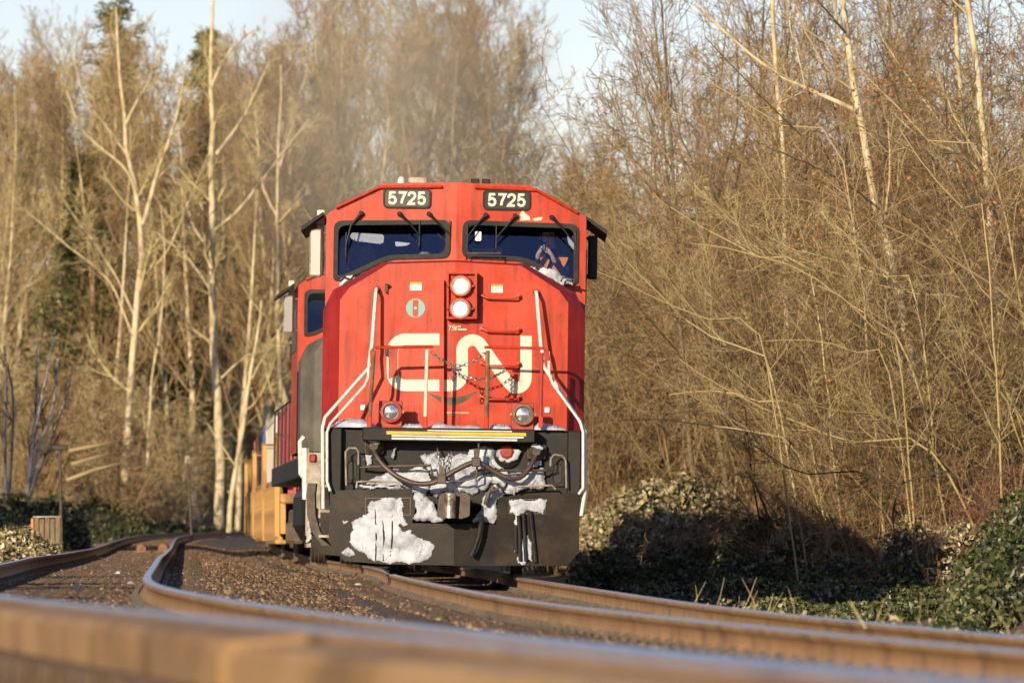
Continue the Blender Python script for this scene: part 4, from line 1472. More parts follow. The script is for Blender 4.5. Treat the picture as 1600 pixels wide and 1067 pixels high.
person, hd, chest = skin_person()
LOC = Matrix.Translation((LX, LD, LZ)) @ Matrix.Rotation(ROLL, 4, 'Y')
skinm = bpy.data.materials.new('skin_and_jacket')
skinm.use_nodes = True
nt = skinm.node_tree
b_ = nt.nodes['Principled BSDF']
b_.inputs['Roughness'].default_value = .7
tc = nt.nodes.new('ShaderNodeTexCoord')
sp = nt.nodes.new('ShaderNodeSeparateXYZ')
nt.links.new(tc.outputs['Object'], sp.inputs[0])
def mth(op, a, b):
    n = nt.nodes.new('ShaderNodeMath'); n.operation = op
    for i, q in enumerate((a, b)):
        if isinstance(q, (int, float)): n.inputs[i].default_value = q
        else: nt.links.new(q, n.inputs[i])
    return n.outputs[0]
hands = mth('LESS_THAN', sp.outputs['Y'], 3.18)
low = mth('GREATER_THAN', sp.outputs['Z'], chest.z - .2)
head = mth('GREATER_THAN', sp.outputs['Z'], hd.z - .13)
sk_ = mth('MAXIMUM', mth('MULTIPLY', hands, low), head)
mx = nt.nodes.new('ShaderNodeMix'); mx.data_type = 'RGBA'
nt.links.new(sk_, mx.inputs['Factor'])
mx.inputs['A'].default_value = (.02, .022, .035, 1)
mx.inputs['B'].default_value = (.68, .42, .30, 1)
nt.links.new(mx.outputs['Result'], b_.inputs['Base Color'])
person.data.materials.append(skinm)
person.matrix_world = LOC
tag(person, 'driver in dark jacket and orange vest photographing through the right windscreen', 'person')
navy = mat('navy_cloth', (.02, .02, .05), .85)
vest = mat('orange_vest', (1.0, .30, .05), .7)
# hood or cap over the head, vest straps
vs, fs = [], []
n1, n2 = 12, 16
for i in range(n1 + 1):
    th_ = math.pi * .62 * i / n1
    for j in range(n2):
        a = 2 * math.pi * j / n2
        vs.append((hd.x + .125 * math.sin(th_) * math.cos(a), hd.y + .025 + .135 * math.sin(th_) * math.sin(a), hd.z + .05 + .14 * math.cos(th_)))
for i in range(n1):
    for j in range(n2):
        a, b = i * n2 + j, i * n2 + (j + 1) % n2
        c_, d_ = a + n2, b + n2
        zc = (vs[a][2] + vs[c_][2]) / 2
        yc = vs[a][1] - hd.y - .025
        if zc < hd.z + .075 and yc < -.02:
            continue
        fs.append((a, b, d_, c_))
hk = MB().add(vs, fs)
hk.box(hd.x - .08, hd.x + .08, hd.y - .20, hd.y - .09, hd.z + .085, hd.z + .10, bev=.005)
hk.build('cap', navy, person, True)
fk = MB()
for sx in (-1, 1):
    fk.lathe_y((hd.x + sx * .033, hd.y - .092, hd.z + .03), [(.012, .01), (.012, -.004), (.004, -.006)], 8)
fk.build('eyes', M['board'], person)
fk = MB()
fk.tube([(hd.x, hd.y - .085, hd.z + .045), (hd.x, hd.y - .115, hd.z - .005), (hd.x, hd.y - .09, hd.z - .012)], [.008, .017, .01], 6)
fk.box(hd.x - .026, hd.x + .026, hd.y - .098, hd.y - .085, hd.z - .047, hd.z - .038)
for sx in (-1, 1):
    fk.box(hd.x + sx * .102 - .008, hd.x + sx * .102 + .008, hd.y - .02, hd.y + .02, hd.z - .02, hd.z + .04, bev=.006)
fk.build('face_features', mat('face_skin', (.5, .28, .19), .6), person)
for pts in ([(848, 402), (850, 408), (846, 418), (841, 432)], [(879, 402), (877, 408), (871, 420), (868, 436)]):
    P = [Vector(Q3(a, c, 3.36)) for a, c in pts]
    k = MB()
    vs = []
    for p in P:
        vs += [p + Vector((-.07, 0, 0)), p + Vector((.07, 0, 0)), p + Vector((.07, .05, 0)), p + Vector((-.07, .05, 0))]
    fs = []
    for i in range(3):
        for j in range(4):
            fs.append((i * 4 + j, i * 4 + (j + 1) % 4, i * 4 + 4 + (j + 1) % 4, i * 4 + 4 + j))
    k.add(vs, fs + [(0, 1, 2, 3), (12, 13, 14, 15)])
    k.build('vest_strap', vest, person)
x, z = Q(850, 388, 3.1)
ck = empty('camera_body')
ck.matrix_world = LOC
tag(ck, 'black camera held up by the driver behind the windscreen', 'camera')
MB().box(x - .07, x + .07, 3.17, 3.25, z - .045, z + .05, bev=.012).build('body', M['rubber'], ck)
MB().lathe_y((x, 3.17, z), [(.036, 0), (.038, -.03), (.042, -.07), (.036, -.072)], 16).build('lens', M['board'], ck, True)
MB().box(x - .03, x + .03, 3.19, 3.25, z + .05, z + .078, bev=.01).build('viewfinder', M['rubber'], ck)


# ------------------------------------------------------------------ vegetation
def tubes(P, R, k):
    """P (M,n,3) polylines, R (M,n) radii -> verts, quads"""
    P = np.asarray(P, float)
    R = np.asarray(R, float)
    Mn, n, _ = P.shape
    T = np.gradient(P, axis=1)
    T /= np.linalg.norm(T, axis=2, keepdims=True) + 1e-9
    ref = np.tile(np.array([.31, .87, .38]), (Mn, 1))
    big = np.abs((T.mean(1) * ref).sum(1)) > .85
    ref[big] = np.array([.9, -.3, .3])
    U = np.cross(T, ref[:, None, :])
    U /= np.linalg.norm(U, axis=2, keepdims=True) + 1e-9
    W = np.cross(T, U)
    a = np.arange(k) * 2 * np.pi / k
    V = P[:, :, None, :] + R[:, :, None, None] * (U[:, :, None, :] * np.cos(a)[None, None, :, None] + W[:, :, None, :] * np.sin(a)[None, None, :, None])
    idx = np.arange(Mn * n * k).reshape(Mn, n, k)
    q = np.stack([idx[:, :-1], np.roll(idx[:, :-1], -1, 2), np.roll(idx[:, 1:], -1, 2), idx[:, 1:]], -1).reshape(-1, 4)
    return V.reshape(-1, 3), q


def norm(a):
    return a / (np.linalg.norm(a, axis=-1, keepdims=True) + 1e-9)


def sweep(r, p, d, L, rad, n, wob, trop, tip=.25):
    """grow M branches of n segments from points p along d"""
    Mn = len(p)
    P = np.zeros((Mn, n + 1, 3))
    P[:, 0] = p
    dc = norm(d)
    for i in range(n):
        dc = norm(dc + r.normal(0, wob, (Mn, 3)) + np.array([0, 0, trop]))
        P[:, i + 1] = P[:, i] + dc * (L / n)[:, None]
    t = np.linspace(0, 1, n + 1)
    R = rad[:, None] * (1 - (1 - tip) * t[None, :])
    return P, R


def spawn(r, P, R, count, start, ang, lenr, parentL, rr, end=1.0):
    Mn, n1, _ = P.shape
    t = start + (end - start) * r.random((Mn, count))
    f = t * (n1 - 1)
    i0 = np.minimum(f.astype(int), n1 - 2)
    fr = f - i0
    m = np.arange(Mn)[:, None]
    p = P[m, i0] * (1 - fr[..., None]) + P[m, i0 + 1] * fr[..., None]
    T = norm(P[m, i0 + 1] - P[m, i0])
    rnd_ = r.normal(0, 1, (Mn, count, 3))
    perp = norm(rnd_ - (rnd_ * T).sum(-1, keepdims=True) * T)
    a = ang[0] + (ang[1] - ang[0]) * r.random((Mn, count, 1))
    d = T * np.cos(a) + perp * np.sin(a)
    L = parentL[:, None] * (lenr[0] + (lenr[1] - lenr[0]) * r.random((Mn, count))) * (1.15 - .6 * t)
    rad = (R[m, i0] * (1 - fr) + R[m, i0 + 1] * fr) * rr
    return p.reshape(-1, 3), d.reshape(-1, 3), L.ravel(), rad.ravel()


def grow(r, P0, R0, L0, levels, rmin=.003):
    """levels: dicts(count,start,ang,len,rr,n,wob,trop) ; returns list of (P,R)"""
    out = [(P0, R0)]
    P, R, L = P0, R0, L0
    for lv in levels:
        p, d, L, rad = spawn(r, P, R, lv['count'], lv['start'], lv['ang'], lv['len'], L, lv['rr'])
        rad = np.maximum(rad, rmin)
        P, R = sweep(r, p, d, L, rad, lv['n'], lv['wob'], lv['trop'], lv.get('tip', .35))
        R = np.maximum(R, rmin * .8)
        out.append((P, R))
    return out


def merge(parts):
    Vs, Fs, o = [], [], 0
    for V, F_ in parts:
        Vs.append(V)
        Fs.append(F_ + o)
        o += len(V)
    return np.concatenate(Vs), np.concatenate(Fs)


def to_mesh(name, levels, sides, m, rscale=1.0):
    return mesh_np(name, *merge([tubes(P, R * rscale, k) for (P, R), k in zip(levels, sides)]), m, True)


def path3(pts, n=14, wob=.0, seed=0):
    """smooth, resampled polyline through 3-D points"""
    P = [Vector(p) for p in pts]
    sm = []
    for i in range(len(P) - 1):
        p0, p1, p2, p3 = P[max(i - 1, 0)], P[i], P[i + 1], P[min(i + 2, len(P) - 1)]
        for j in range(8):
            t = j / 8
            sm.append(.5 * ((2 * p1) + (p2 - p0) * t + (2 * p0 - 5 * p1 + 4 * p2 - p3) * t * t + (3 * p1 - p0 - 3 * p2 + p3) * t ** 3))
    sm.append(P[-1])
    A = np.array([tuple(p) for p in sm])
    s = np.concatenate([[0], np.cumsum(np.linalg.norm(np.diff(A, axis=0), axis=1))])
    q = np.linspace(0, s[-1], n)
    B = np.stack([np.interp(q, s, A[:, i]) for i in range(3)], -1)
    return B, s[-1]


PI = math.pi
M['bark_pale'] = mat('pale_poplar_bark', [(.28, .22, .12), (.47, .39, .24), (.58, .50, .34)], .8, 5, 7, stretch=(1, 1, .5), bump=.3)
M['bark_yellow'] = mat('lichened_branch', [(.30, .24, .12), (.46, .38, .19), (.52, .42, .20)], .85, 2.5, 5, island=.4)
M['birch'] = mat('birch_bark', [(.08, .065, .05), (.40, .36, .30), (.50, .46, .40)], .7, 7, 4, stretch=(1, 1, 3), pos=(.36, .52))
M['twig_tan'] = mat('tan_twigs', [(.17, .12, .06), (.34, .255, .13), (.50, .40, .22)], .85, .5, 3, island=.65)
M['twig_brown'] = mat('brown_twigs', [(.055, .034, .016), (.22, .14, .062), (.46, .33, .165)], .85, .5, 4, island=.6)
M['twig_olive'] = mat('olive_mossy_twigs', [(.15, .11, .045), (.31, .235, .10), (.46, .37, .20)], .85, .7, 3, island=.55)
M['twig_red'] = mat('reddish_bramble', [(.10, .045, .028), (.22, .10, .055), (.32, .17, .10)], .85, .8, 3, island=.6)
M['twig_dark'] = mat('dark_twigs', [(.03, .022, .014), (.07, .05, .03)], .9, 1, 3)
M['needles'] = mat('conifer_needles', [(.05, .062, .02), (.11, .125, .035), (.17, .17, .055)], .8, .6, 4, island=.4)
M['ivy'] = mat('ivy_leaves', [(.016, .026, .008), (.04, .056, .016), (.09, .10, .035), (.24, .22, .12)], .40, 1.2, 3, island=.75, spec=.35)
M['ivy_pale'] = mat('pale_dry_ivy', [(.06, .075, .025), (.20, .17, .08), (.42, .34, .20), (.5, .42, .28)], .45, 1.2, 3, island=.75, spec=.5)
M['trunk_brown'] = mat('brown_bark', [(.09, .065, .04), (.20, .15, .09)], .9, 4, 6, bump=.3)


def place_tree(name, label, cat, levels, sides, mats_, split, group=None, base=None):
    """trunk = the first `split` levels, crown = the rest"""
    base = Vector(base if base is not None else tuple(levels[0][0][0, 0]))
    R = empty(name, base)
    tag(R, label, cat, group)
    lv0 = [(P - np.array(base), r_) for P, r_ in levels[:split]]
    lv1 = [(P - np.array(base), r_) for P, r_ in levels[split:]]
    o = link('trunk', to_mesh('trunk', lv0, sides[:split], mats_[0]), None, R)
    if lv1:
        link('crown', to_mesh('crown', lv1, sides[split:], mats_[1]), None, R)
    return R


# --- the two tall pale poplars and their neighbours on the left, traced as trunk and main limbs
def hero(name, label, paths, d, m0, m1, seed, dens=(10, 7, 5), lens=(.34, .55), rmin=.010, group=None, sub=(.45, .55)):
    """paths: list of (photo points, radius at start, radius at end); depth wanders a little"""
    r = np.random.default_rng(seed)
    Ps, Rs, Ls = [], [], []
    for i, (pts, ra, rb) in enumerate(paths):
        dep = r.normal(0, .8 if i else .15)
        P3 = [at(a, c, d + dep * (j / max(1, len(pts) - 1)) * (2.2 if i else 1)) for j, (a, c) in enumerate(pts)]
        if i == 0:
            x, y = P3[0].x, P3[0].y
            P3[0].z = min(P3[0].z, float(ground_z(x, y)) - .1)
        P, L = path3(P3, 16)
        P[1:-1] += r.normal(0, .012 * L / 8, P[1:-1].shape)
        Ps.append(P); Ls.append(L)
        Rs.append(np.linspace(1, 0, 16) ** .8 * (ra - rb) * .74 + rb * .8)
    P0, R0, L0 = np.array(Ps), np.array(Rs), np.array(Ls)
    lv = grow(r, P0, R0, np.minimum(L0, 9.) * .62, [
        dict(count=dens[0], start=.25, ang=(.45, 1.0), len=lens, rr=.42, n=7, wob=.10, trop=.13),
        dict(count=dens[1], start=.15, ang=(.4, .9), len=(.4, .6), rr=.55, n=5, wob=.13, trop=.04),
        dict(count=dens[2], start=.15, ang=(.4, .9), len=(.4, .65), rr=.6, n=4, wob=.15, trop=.03)], rmin)
    return place_tree(name, label, 'tree', lv, [8, 5, 4, 3], [m0, m1], 1, group)


hero('poplar_tree', 'pale poplar nearest the dark hedge, trunk leaning right then forking high up', [
    ([(188, 800), (197, 700), (207, 560), (214, 470), (221, 360), (212, 300), (200, 255), (193, 180), (186, 90), (180, 10)], .24, .045),
    ([(223, 350), (232, 320), (247, 262), (262, 225), (278, 170), (288, 110)], .13, .04),
    ([(195, 195), (212, 160), (235, 120), (250, 80)], .085, .03),
    ([(214, 310), (196, 265), (150, 225), (120, 190), (100, 130)], .08, .025),
    ([(196, 240), (160, 190), (130, 150), (115, 90)], .06, .02),
    ([(208, 490), (180, 430), (140, 370), (110, 330), (85, 290)], .07, .02),
    ([(205, 520), (170, 440), (100, 380), (40, 330)], .06, .02),
    ([(225, 430), (262, 390), (300, 300), (325, 240)], .05, .02)], 268, M['bark_pale'], M['bark_yellow'], 1)
hero('poplar_tree', 'tallest pale poplar, straight thick trunk just left of the freight cars', [
    ([(343, 800), (342, 700), (335, 560), (331, 430), (330, 300), (332, 200), (327, 120), (330, 30), (333, -40)], .30, .06),
    ([(334, 360), (370, 330), (410, 280), (440, 240), (480, 190)], .10, .03),
    ([(338, 240), (375, 190), (400, 140), (420, 95)], .11, .035),
    ([(330, 135), (350, 90), (378, 60), (396, 46)], .09, .03),
    ([(325, 340), (300, 300), (270, 280), (255, 230)], .07, .02),
    ([(326, 390), (300, 350), (286, 300), (262, 250)], .07, .02),
    ([(327, 450), (290, 400), (240, 360), (215, 330)], .07, .02),
    ([(336, 600), (380, 560), (420, 540), (450, 490)], .06, .02)], 275, M['bark_pale'], M['bark_yellow'], 2)
hero('slender_poplar', 'slender pale poplar between the two big pale trunks', [
    ([(225, 800), (232, 690), (237, 590), (246, 540), (254, 470), (256, 380), (250, 320)], .10, .02),
    ([(247, 545), (235, 520), (232, 470)], .05, .02)], 262, M['bark_pale'], M['bark_yellow'], 3, (5, 4, 4))
hero('leaning_poplar', 'slim pale tree leaning right beside the last freight car', [
    ([(357, 810), (364, 760), (380, 670), (390, 590), (403, 520), (408, 470)], .15, .05),
    ([(392, 595), (410, 560), (425, 540)], .05, .02)], 255, M['bark_pale'], M['bark_yellow'], 4, (5, 4, 3))
hero('poplar_tree', 'pale poplar rising above the second locomotive, crown thin and yellowish', [
    ([(440, 800), (436, 600), (434, 400), (433, 300), (437, 200), (438, 100)], .16, .04),
    ([(434, 340), (410, 290), (402, 220), (398, 160)], .08, .03),
    ([(437, 260), (455, 200), (470, 150), (480, 100)], .07, .03),
    ([(433, 350), (460, 320), (480, 300)], .06, .02)], 285, M['bark_pale'], M['bark_yellow'], 5)
for i, (x0, lab) in enumerate(((0, 'white birch clump at the photo edge behind the hedge'), (75, 'fan of white birch stems behind the signpost'))):
    ps = ([(x0 + 12, 790), (8 + x0, 700), (10 + x0, 600), (6 + x0, 540)], [(x0 + 12, 790), (18 + x0, 690), (20 + x0, 620), (12 + x0, 570)]) if i == 0 else \
         ([(36, 800), (48, 720), (62, 640), (78, 560), (86, 515)], [(40, 800), (60, 700), (82, 640), (90, 560)], [(42, 790), (50, 690), (57, 620), (56, 535)], [(40, 795), (70, 710), (100, 630), (110, 590)])
    hero('birch_tree', lab, [(list(p), .075, .028) for p in ps], 172, M['birch'], M['twig_dark'], 20 + i, (4, 4, 4), (.3, .5), .006)

# --- right-hand pale trunks standing in the thicket
hero('alder_tree', 'pale grey trunk leaning left, tallest clear stem in the right-hand thicket', [
    ([(1462, 800), (1445, 660), (1418, 540), (1398, 420), (1370, 320), (1352, 220), (1335, 130), (1322, 30), (1315, -60)], .10, .06),
    ([(1338, 172), (1290, 150), (1235, 125), (1180, 90), (1135, 50), (1085, 5)], .05, .018),
    ([(1322, 50), (1300, 25), (1270, -10)], .03, .012),
    ([(1260, 143), (1250, 95), (1235, 40), (1240, 0)], .018, .008),
    ([(1380, 330), (1310, 280), (1250, 250), (1180, 220)], .026, .01)], 108, M['bark_pale'], M['twig_tan'], 30, (8, 5, 4), (.3, .5), .0045)
hero('alder_tree', 'lichen-mottled grey trunk, rightmost of the tall stems on the right', [
    ([(1590, 800), (1570, 600), (1555, 430), (1545, 300), (1535, 180), (1525, 90), (1515, 0), (1510, -60)], .085, .06),
    ([(1545, 280), (1500, 240), (1440, 215), (1390, 170)], .03, .012)], 112, M['bark_pale'], M['twig_olive'], 31, (8, 5, 4), (.3, .5), .0035)
hero('alder_tree', 'mottled grey trunk close beside another at the upper right', [
    ([(1560, 800), (1545, 560), (1520, 300), (1505, 180), (1497, 60), (1493, -60)], .07, .05),
    ([(1512, 230), (1470, 190), (1420, 120), (1380, 60)], .025, .01)], 114, M['bark_pale'], M['twig_olive'], 32, (7, 5, 4), (.3, .5), .0035)
hero('alder_tree', 'short pale trunk half hidden in twigs at the top of the right bank', [
    ([(1240, 600), (1225, 300), (1215, 120), (1210, 40), (1207, -40)], .06, .05)], 125, M['bark_pale'], M['twig_tan'], 33, (7, 5, 4), (.2, .4), .0035)


# --- thicket: shrubs nobody could count, standing as masses
def shrub(name, seed, m, H=5.0, stems=9, spread=.6, lv=((7, .15), (6, .1), (5, .1)), arch=-.02, r0=.017, rmin=.0032, wob=.15):
    r = np.random.default_rng(seed)
    a = r.random(stems) * 2 * PI
    p = np.stack([np.cos(a) * .3 * r.random(stems), np.sin(a) * .3 * r.random(stems), np.zeros(stems)], -1)
    d = np.stack([np.cos(a) * spread * r.random(stems), np.sin(a) * spread * r.random(stems), np.ones(stems)], -1)
    L = H * (.55 + .55 * r.random(stems))
    P, R = sweep(r, p, d, L, r0 * (.6 + .6 * r.random(stems)), 10, wob, arch, .25)
    levels = [dict(count=c, start=s_, ang=(.45, 1.3), len=(.3, .66), rr=.5, n=(6, 5, 4)[i], wob=(.20, .24, .26)[i], trop=(.015, .01, .01)[i]) for i, (c, s_) in enumerate(lv)]
    V, F_ = merge([tubes(P_, R_, k) for (P_, R_), k in zip(grow(r, P, R, L * .5, levels, rmin), (4, 3, 3, 3))])
    return mesh_np(name, V, F_, m)


def mass(name, label, cat, bases, spots, child='shrub'):
    """one mass of shrubs: copies share their meshes"""
    R = empty(name, (spots[0][0], spots[0][1], spots[0][2]))
    tag(R, label, cat, kind='stuff')
    b = Vector(R.location)
    for (x, y, z, a, s_, tx, k) in spots:
        o = link(child, bases[k], None, R)
        o.location = Vector((x, y, z)) - b
        o.rotation_euler = (0, tx, a)
        o.rotation_mode = 'XYZ'
        o.scale = (s_, s_, s_)
    return R


def stuff(name, label, cat, V, F_, m, smooth=False):
    return tag(link(name, mesh_np(name, V, F_, m, smooth), None), label, cat, kind='stuff')


brown_shr = [shrub('shrub', 100 + i, M['twig_brown'], 5.0) for i in range(4)]
olive_shr = [shrub('shrub', 110 + i, M['twig_olive'], 5.0, 6, .8, ((5, .2), (5, .15), (4, .1)), -.03) for i in range(2)]
tan_shr = [shrub('shrub', 120 + i, M['twig_tan'], 5.0) for i in range(3)]
r = np.random.default_rng(77)


def bank_spots(n, d0, d1, o0, o1, s0, s1, nb, tilt=(-.25, .05), power=1.0):
    out = []
    while len(out) < n:
        d = d0 + (d1 - d0) * r.random() ** power
        x = float(XRC(d)) + o0 + (o1 - o0) * r.random()
        if not -.02 < x / d < .095 or (d < 128 and x - float(XRC(d)) < 6.8):
            continue
        if 800 + F * x / d < 1235 and d < 147:
            continue
        gz = float(ground_z(x, d))
        top_ = float(np.interp(800 + F * x / d, [850, 960, 1010, 1070], [235, 195, 70, -150]))       # leave the gap of sky open
        cap_ = ((HOR - top_) / F * d - gz) / 5.4
        out.append((x, d, gz - .05, r.random() * 6.28, min(cap_, s0 + (s1 - s0) * r.random()), tilt[0] + (tilt[1] - tilt[0]) * r.random(), int(r.integers(nb))))
    return out


mass('right_thicket', 'dense brown leafless thicket filling the bank on the right', 'thicket', brown_shr, bank_spots(100, 97, 172, 4.6, 13, .7, 1.9, 4) + bank_spots(44, 112, 170, 7, 16, 1.7, 2.6, 4))
mass('mossy_thicket', 'olive mossy bare stems woven through the right-hand thicket', 'thicket', olive_shr, bank_spots(42, 97, 130, 6.5, 12, .7, 1.6, 2, (-.35, .1)))
mass('far_right_thicket', 'tan twiggy brush running back along the track towards the sky gap', 'thicket', tan_shr, bank_spots(60, 147, 260, 4.5, 16, 1.3, 2.4, 3, (-.1, .1)))
low = [shrub('cane_clump', 140 + i, M['twig_red'], 1.6, 10, .9, ((6, .15), (5, .1)), -.12, .009, .003) for i in range(3)]
mass('bramble_canes', 'reddish bramble canes low on the right bank', 'brambles', low, bank_spots(80, 95, 135, 6.2, 9.0, .7, 1.5, 3), 'cane_clump')

cn_ = []
for i in range(40):
    px = r.uniform(925, 1240)
    d_ = float(np.interp(px, [925, 1240], [145, 108])) - r.uniform(.5, 3.5)
    x = (px - 800) / F * d_
    cn_.append((x, d_, float(ground_z(x, d_)) + r.uniform(.1, .9), r.random() * 6.28, r.uniform(.7, 1.3), r.uniform(-.3, .3), int(r.integers(3))))
low2 = [shrub('cane_clump', 150 + i, M['twig_tan'] if i else M['twig_red'], 1.6, 8, 1.1, ((5, .15), (4, .1)), -.14, .010, .004) for i in range(3)]
mass('bramble_tangle', 'arching tan and red canes tangled over the pale ivy right of the locomotive', 'brambles', low2, cn_, 'cane_clump')


# --- arching pale branches that sweep left out of the right-hand thicket, each a bough of its own
def bough(paths, d, seed, m, label):
    hero('arching_branch', label, [(p, ra * 1.25, .008) for p, ra in paths], d, m, m, seed, (9, 5, 4), (.25, .45), .0038, 'bare boughs arching out of the thicket')


bough([([(1500, 640), (1420, 560), (1330, 480), (1250, 420), (1150, 390), (1080, 380)], .022), ([(1600, 480), (1480, 400), (1350, 340), (1240, 310), (1150, 320)], .02)], 100, 41, M['twig_tan'], 'pale bough arching left at mid height in the thicket')
bough([([(1560, 720), (1450, 700), (1330, 690), (1220, 650), (1120, 600), (1060, 560)], .022), ([(1450, 690), (1380, 650), (1300, 640), (1230, 620)], .015)], 98, 42, M['twig_olive'], 'long low bough reaching left over the shaded hollow')
bough([([(1640, 300), (1560, 280), (1450, 220), (1350, 110), (1250, 40), (1180, 0)], .022), ([(1500, 240), (1420, 230), (1330, 190)], .014)], 102, 43, M['twig_tan'], 'pale bough crossing the upper right corner')
bough([([(1600, 760), (1500, 745), (1400, 755), (1330, 735), (1250, 740), (1170, 690)], .02), ([(1410, 750), (1395, 800), (1400, 850)], .015)], 94, 44, M['twig_dark'], 'dark dead bough low over the ivy at the right')


qb = random.Random(8)
for i in range(11):
    x0, y0 = qb.uniform(1230, 1640), qb.uniform(250, 760)
    a = math.radians(qb.uniform(8, 48))
    L = qb.uniform(220, 430)
    bend = qb.uniform(-.10, .14)
    pts = [(x0 - L * t * math.cos(a), y0 - L * (t * math.sin(a) - bend * math.sin(PI * t)) + qb.uniform(-6, 6)) for t in (0, .2, .4, .6, .8, 1)]
    bough([(pts, .02), ([pts[2], (pts[3][0], pts[3][1] - 30), (pts[4][0] - 10, pts[4][1] - 70)], .012)], qb.uniform(97, 106), 60 + i, M[('twig_tan', 'bark_yellow', 'twig_olive')[i % 3]], 'pale bare bough slanting left through the brown thicket')


# --- ivy and leafy mounds: many small leaves
def leaves(centres, n, size, seed, flat=.75):
    """centres: (x,y,z,rx,ry,rz); leaves lie through the outer shell of each mound"""
    q = np.random.default_rng(seed)
    C_ = np.array(centres)
    k = q.integers(len(C_), size=n)
    u = norm(q.normal(0, 1, (n, 3)))
    u[:, 2] = np.abs(u[:, 2]) * .9 - .1
    rad = .72 + .33 * q.random((n, 1)) ** .6
    p = C_[k, :3] + u * C_[k, 3:] * rad
    nrm = norm(u * .8 + q.normal(0, flat, (n, 3)))
    t = norm(np.cross(nrm, q.normal(0, 1, (n, 3))))
    b = np.cross(nrm, t)
    s_ = (size * (.35 + 1.1 * q.random(n) ** 1.5))[:, None]
    V = np.stack([p - t * s_, p + b * s_ * .55 + nrm * s_ * .25, p + t * s_, p - b * s_ * .55 + nrm * s_ * .25], 1)
    V = V.reshape(-1, 3)
    o = (np.arange(n) * 4)[:, None]
    Fq = np.concatenate([o + np.array([[0, 1, 2]]), o + np.array([[0, 2, 3]])], 1).reshape(-1, 3)
    return V, Fq


def mound(px, top, d, w, dz=None):
    """mound whose top shows at photo row `top`, centred on column px, w pixels wide"""
    p = at(px, top, d)
    gz = float(ground_z(p.x, d))
    h = max(.25, p.z - gz)
    return (p.x, d, gz, w / 2 * d / F, .8 + .3 * w / 200, h)


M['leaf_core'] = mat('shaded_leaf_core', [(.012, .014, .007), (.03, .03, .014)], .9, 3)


def ivy(label, ms, n, size, m, seed, name='ivy_bush', group=None):
    base = Vector((ms[0][0], ms[0][1], ms[0][2]))
    R = empty(name, base)
    tag(R, label, 'bush', group)
    V, F_ = leaves([(a - base.x, b - base.y, c - base.z, e, f, h) for a, b, c, e, f, h in ms], n, size, seed)
    link('foliage', mesh_np('foliage', V, F_, m), None, R)
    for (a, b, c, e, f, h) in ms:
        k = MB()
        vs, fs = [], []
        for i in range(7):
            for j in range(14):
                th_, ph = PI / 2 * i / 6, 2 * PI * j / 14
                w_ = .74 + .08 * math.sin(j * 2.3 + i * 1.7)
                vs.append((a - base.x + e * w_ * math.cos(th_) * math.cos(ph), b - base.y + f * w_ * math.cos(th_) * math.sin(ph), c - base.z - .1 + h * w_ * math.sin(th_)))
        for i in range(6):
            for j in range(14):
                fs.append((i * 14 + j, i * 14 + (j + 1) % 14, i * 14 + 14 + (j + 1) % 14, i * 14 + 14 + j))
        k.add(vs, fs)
        k.build('shade_core', M['leaf_core'], R)  # dark dome under the leaves, coloured as the bush's inner shade
    return R


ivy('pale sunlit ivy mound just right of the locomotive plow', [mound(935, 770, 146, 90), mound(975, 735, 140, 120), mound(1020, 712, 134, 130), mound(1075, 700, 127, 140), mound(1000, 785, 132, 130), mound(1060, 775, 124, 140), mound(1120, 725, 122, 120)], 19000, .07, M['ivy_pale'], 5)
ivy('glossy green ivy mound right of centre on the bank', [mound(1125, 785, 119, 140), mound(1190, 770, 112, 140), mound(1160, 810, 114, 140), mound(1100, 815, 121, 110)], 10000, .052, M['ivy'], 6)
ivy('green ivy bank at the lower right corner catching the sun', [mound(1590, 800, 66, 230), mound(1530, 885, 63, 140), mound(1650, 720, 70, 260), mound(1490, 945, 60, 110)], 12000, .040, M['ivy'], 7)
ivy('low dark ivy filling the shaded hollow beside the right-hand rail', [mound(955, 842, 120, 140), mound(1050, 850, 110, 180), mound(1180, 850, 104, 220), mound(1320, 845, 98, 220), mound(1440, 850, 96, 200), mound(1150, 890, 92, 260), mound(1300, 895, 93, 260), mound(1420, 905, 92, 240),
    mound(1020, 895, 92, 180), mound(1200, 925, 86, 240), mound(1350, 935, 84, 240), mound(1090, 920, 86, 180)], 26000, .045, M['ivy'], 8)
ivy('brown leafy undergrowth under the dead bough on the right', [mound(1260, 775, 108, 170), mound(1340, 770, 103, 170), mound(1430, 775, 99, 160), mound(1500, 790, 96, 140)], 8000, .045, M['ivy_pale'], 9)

M['dead_leaf'] = mat('withered_leaf', [(.10, .04, .015), (.26, .11, .04), (.36, .20, .09)], .7, 1, 2, island=.8)
q = random.Random(12)
cl = []
for i in range(60):
    d_ = q.uniform(100, 150)
    px = q.uniform(930 if d_ > 140 else 1240, 1640)
    p = at(px, q.uniform(60, 760), d_)
    cl.append((p.x, p.y, p.z, q.uniform(.4, 1.2), q.uniform(.4, 1.2), q.uniform(.4, 1.0)))
V, F_ = leaves(cl, 9000, .032, 15, 1.5)
stuff('withered_leaves', 'scattered withered brown leaves still hanging in the right-hand thicket', 'leaves', V, F_, M['dead_leaf'])

